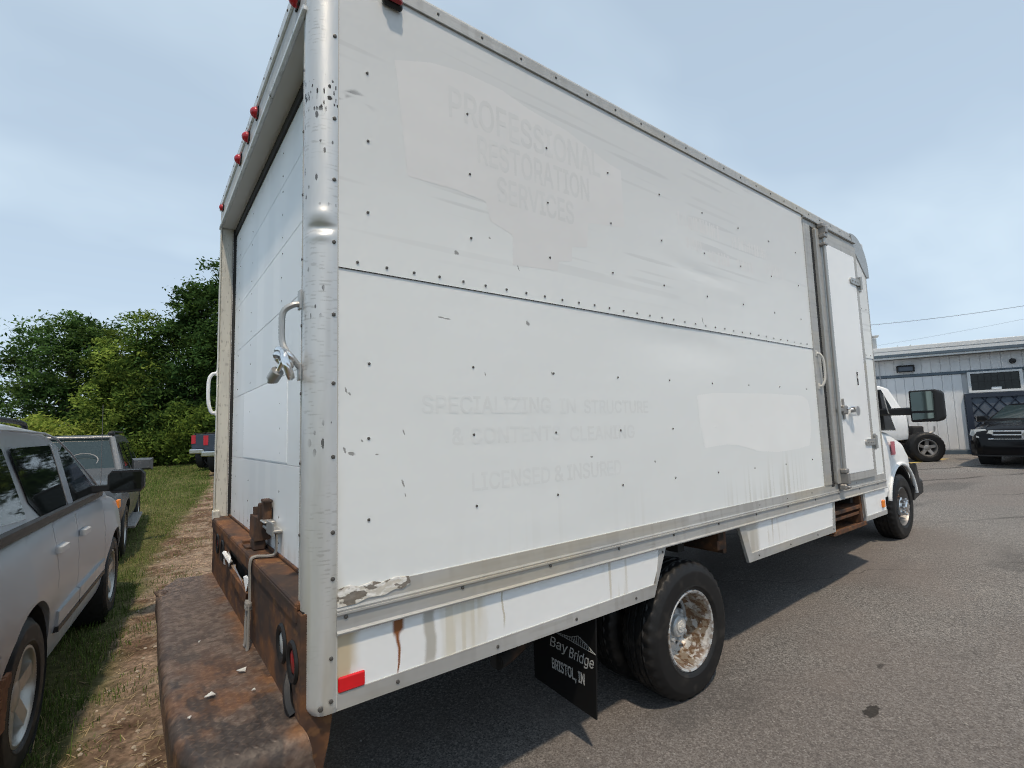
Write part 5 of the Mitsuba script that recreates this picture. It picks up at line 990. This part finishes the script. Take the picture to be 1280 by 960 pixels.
plant(85, 27, 'tree', 'broad dark green tree with rounded crown at the left', 'tree', 9.2, [(0, 0, 5.6, 2.7, 2.2), (-2.1, 0, 4.9, 1.7, 1.7), (1.5, .4, 6.0, 1.8, 2.0), (-.6, 0, 7.3, 1.7, 1.1), (.6, 0, 7.6, 1.3, .9), (-1.2, 0, 3.2, 2.2, 1.4), (1.0, .5, 3.4, 2.2, 1.6)], 4.2, .108, DK, 31)
plant(163, 25.5, 'tree', 'slender lighter green tree with pointed top between the two dark trees', 'tree', 8.0, [(0, 0, 4.2, 1.7, 1.9), (.2, 0, 6.2, .9, 1.3), (.15, 0, 7.2, .55, .8), (-1.0, .3, 6.0, 1.0, 1.1), (1.3, .3, 6.0, 1.0, 1.2), (-1.0, 0, 3.2, 1.5, 1.7), (1.0, -.4, 3.4, 1.5, 1.8), (-.2, -.6, 2.0, 1.8, 1.5), (-1.2, 0, 4.8, 1.1, 1.1)], 5.5, .104, MD, 32)
plant(243, 26, 'tree', 'tall dark tree rising behind the rear door post of the truck', 'tree', 11.0, [(-.2, 0, 5.4, 2.0, 2.4), (.4, 0, 8.1, 1.5, 1.5), (-1.3, -.3, 6.6, 1.0, 1.0), (-1.2, -.5, 3.8, 1.5, 2.0), (1.6, 0, 6.2, 2.2, 2.4), (.3, 0, 9.4, .9, .8), (1.7, 0, 9.2, 1.6, 1.5), (0, -.6, 2.4, 1.9, 1.6), (-.9, 0, 7.6, 1.0, .9), (-.2, 0, 8.9, 1.0, .8)], 4.8, .108, [DK[0], MD[0]], 33)
plant(310, 27, 'tree', 'dark tree mostly hidden behind the truck box', 'tree', 10.0, [(0, 0, 5.4, 2.6, 3.0), (.6, 0, 8.2, 1.8, 1.8), (-1, 0, 3.4, 2, 2)], 3.2, .13, DK, 34)
plant(390, 27, 'tree', 'tall tree hidden behind the middle of the truck box', 'tree', 9.5, [(0, 0, 5.2, 2.7, 2.8), (.6, 0, 7.6, 1.9, 1.8), (-1, 0, 3.0, 2.2, 2)], 1.6, .16, DK, 44)
plant(470, 28, 'tree', 'broad tree hidden behind the front of the truck box', 'tree', 9.5, [(0, 0, 5.0, 2.9, 2.8), (1.2, 0, 7.2, 1.9, 1.7), (-1.6, 0, 3.0, 2.4, 2)], 1.4, .16, MD, 45)
plant(560, 30, 'tree', 'dark round tree hidden behind the side door of the truck', 'tree', 9.5, [(0, 0, 5.0, 3.2, 2.8), (-1.2, 0, 7.0, 2.0, 1.7), (1.8, 0, 3.4, 2.4, 2)], 1.3, .17, DK, 46)
plant(-75, 34, 'tree', 'low distant tree at the far left edge of the picture', 'tree', 5.0, [(0, 0, 2.8, 2.4, 1.8), (2.2, 0, 2.4, 2.0, 1.5), (-2.4, 0, 3, 2.4, 2), (4.2, 1, 1.9, 1.8, 1.3)], 2.8, .14, DK, 35)
plant(62, 22.5, 'shrub', 'yellowish green rounded shrub in front of the broad dark tree', 'shrub', 3.0, [(0, 0, 1.75, 1.5, .85), (-1.3, 0, 1.5, 1.1, .7), (1.3, 0, 1.4, 1.1, .75), (.2, 0, .8, 1.8, .8)], 13, .10, LT, 36, trunk=False)
plant(196, 24.5, 'shrub', 'light green weedy shrub at the edge of the mown grass', 'shrub', 2.0, [(0, 0, .9, 1.0, .8), (.8, 0, 1.5, .8, .9), (-.8, 0, .8, .9, .7)], 16, .095, MD, 37, trunk=False)
plant(236, 24.0, 'shrub', 'bright green shrub beside the far blue pickups', 'shrub', 2.4, [(0, 0, 1.0, 1.0, .9), (-.5, .2, 2.1, .8, .8), (.8, 0, 1.6, 1.0, 1.1)], 15, .10, [MD[0], LT[0]], 38, trunk=False)
plant(125, 25.0, 'shrub', 'dark green undergrowth behind the grey vehicle', 'shrub', 2.5, [(0, 0, 1.2, 1.7, 1.1), (1.4, 0, 1.0, 1.3, 1.0), (-1.5, 0, 1.1, 1.4, 1.0)], 9, .11, [DK[0], MD[0]], 39, trunk=False)
plant(20, 27.0, 'shrub', 'dark green undergrowth at the left behind the yellowish shrub', 'shrub', 2.5, [(0, 0, 1.2, 1.9, 1.1), (-2, 0, 1.1, 1.6, 1.0), (1.7, 0, 1.2, 1.5, 1.0), (-4, 0, 1.0, 1.6, 1.0)], 7, .12, [DK[0], MD[0]], 40, trunk=False)
plant(212, 28.5, 'shrub', 'shady undergrowth below the tall dark tree', 'shrub', 3.5, [(0, 0, 1.5, 2.2, 1.5), (2.2, 0, 1.6, 2.0, 1.6), (-2.2, 0, 1.4, 2.0, 1.4), (4.0, 0, 1.5, 2, 1.5), (1, .5, 3.0, 2.2, 1.4), (-2, .5, 2.8, 2.0, 1.3)], 5.5, .13, DK, 41, trunk=False)
plant(1128, 30, 'tree', 'small dark tree top showing over the office roof', 'tree', 5.0, [(0, 0, 4.25, 1.8, .6), (-1.4, 0, 4.0, 1.2, .6), (1.5, 0, 4.1, 1.4, .5), (0, 0, 3, 1.5, 1.0)], 4, .13, DK, 42)
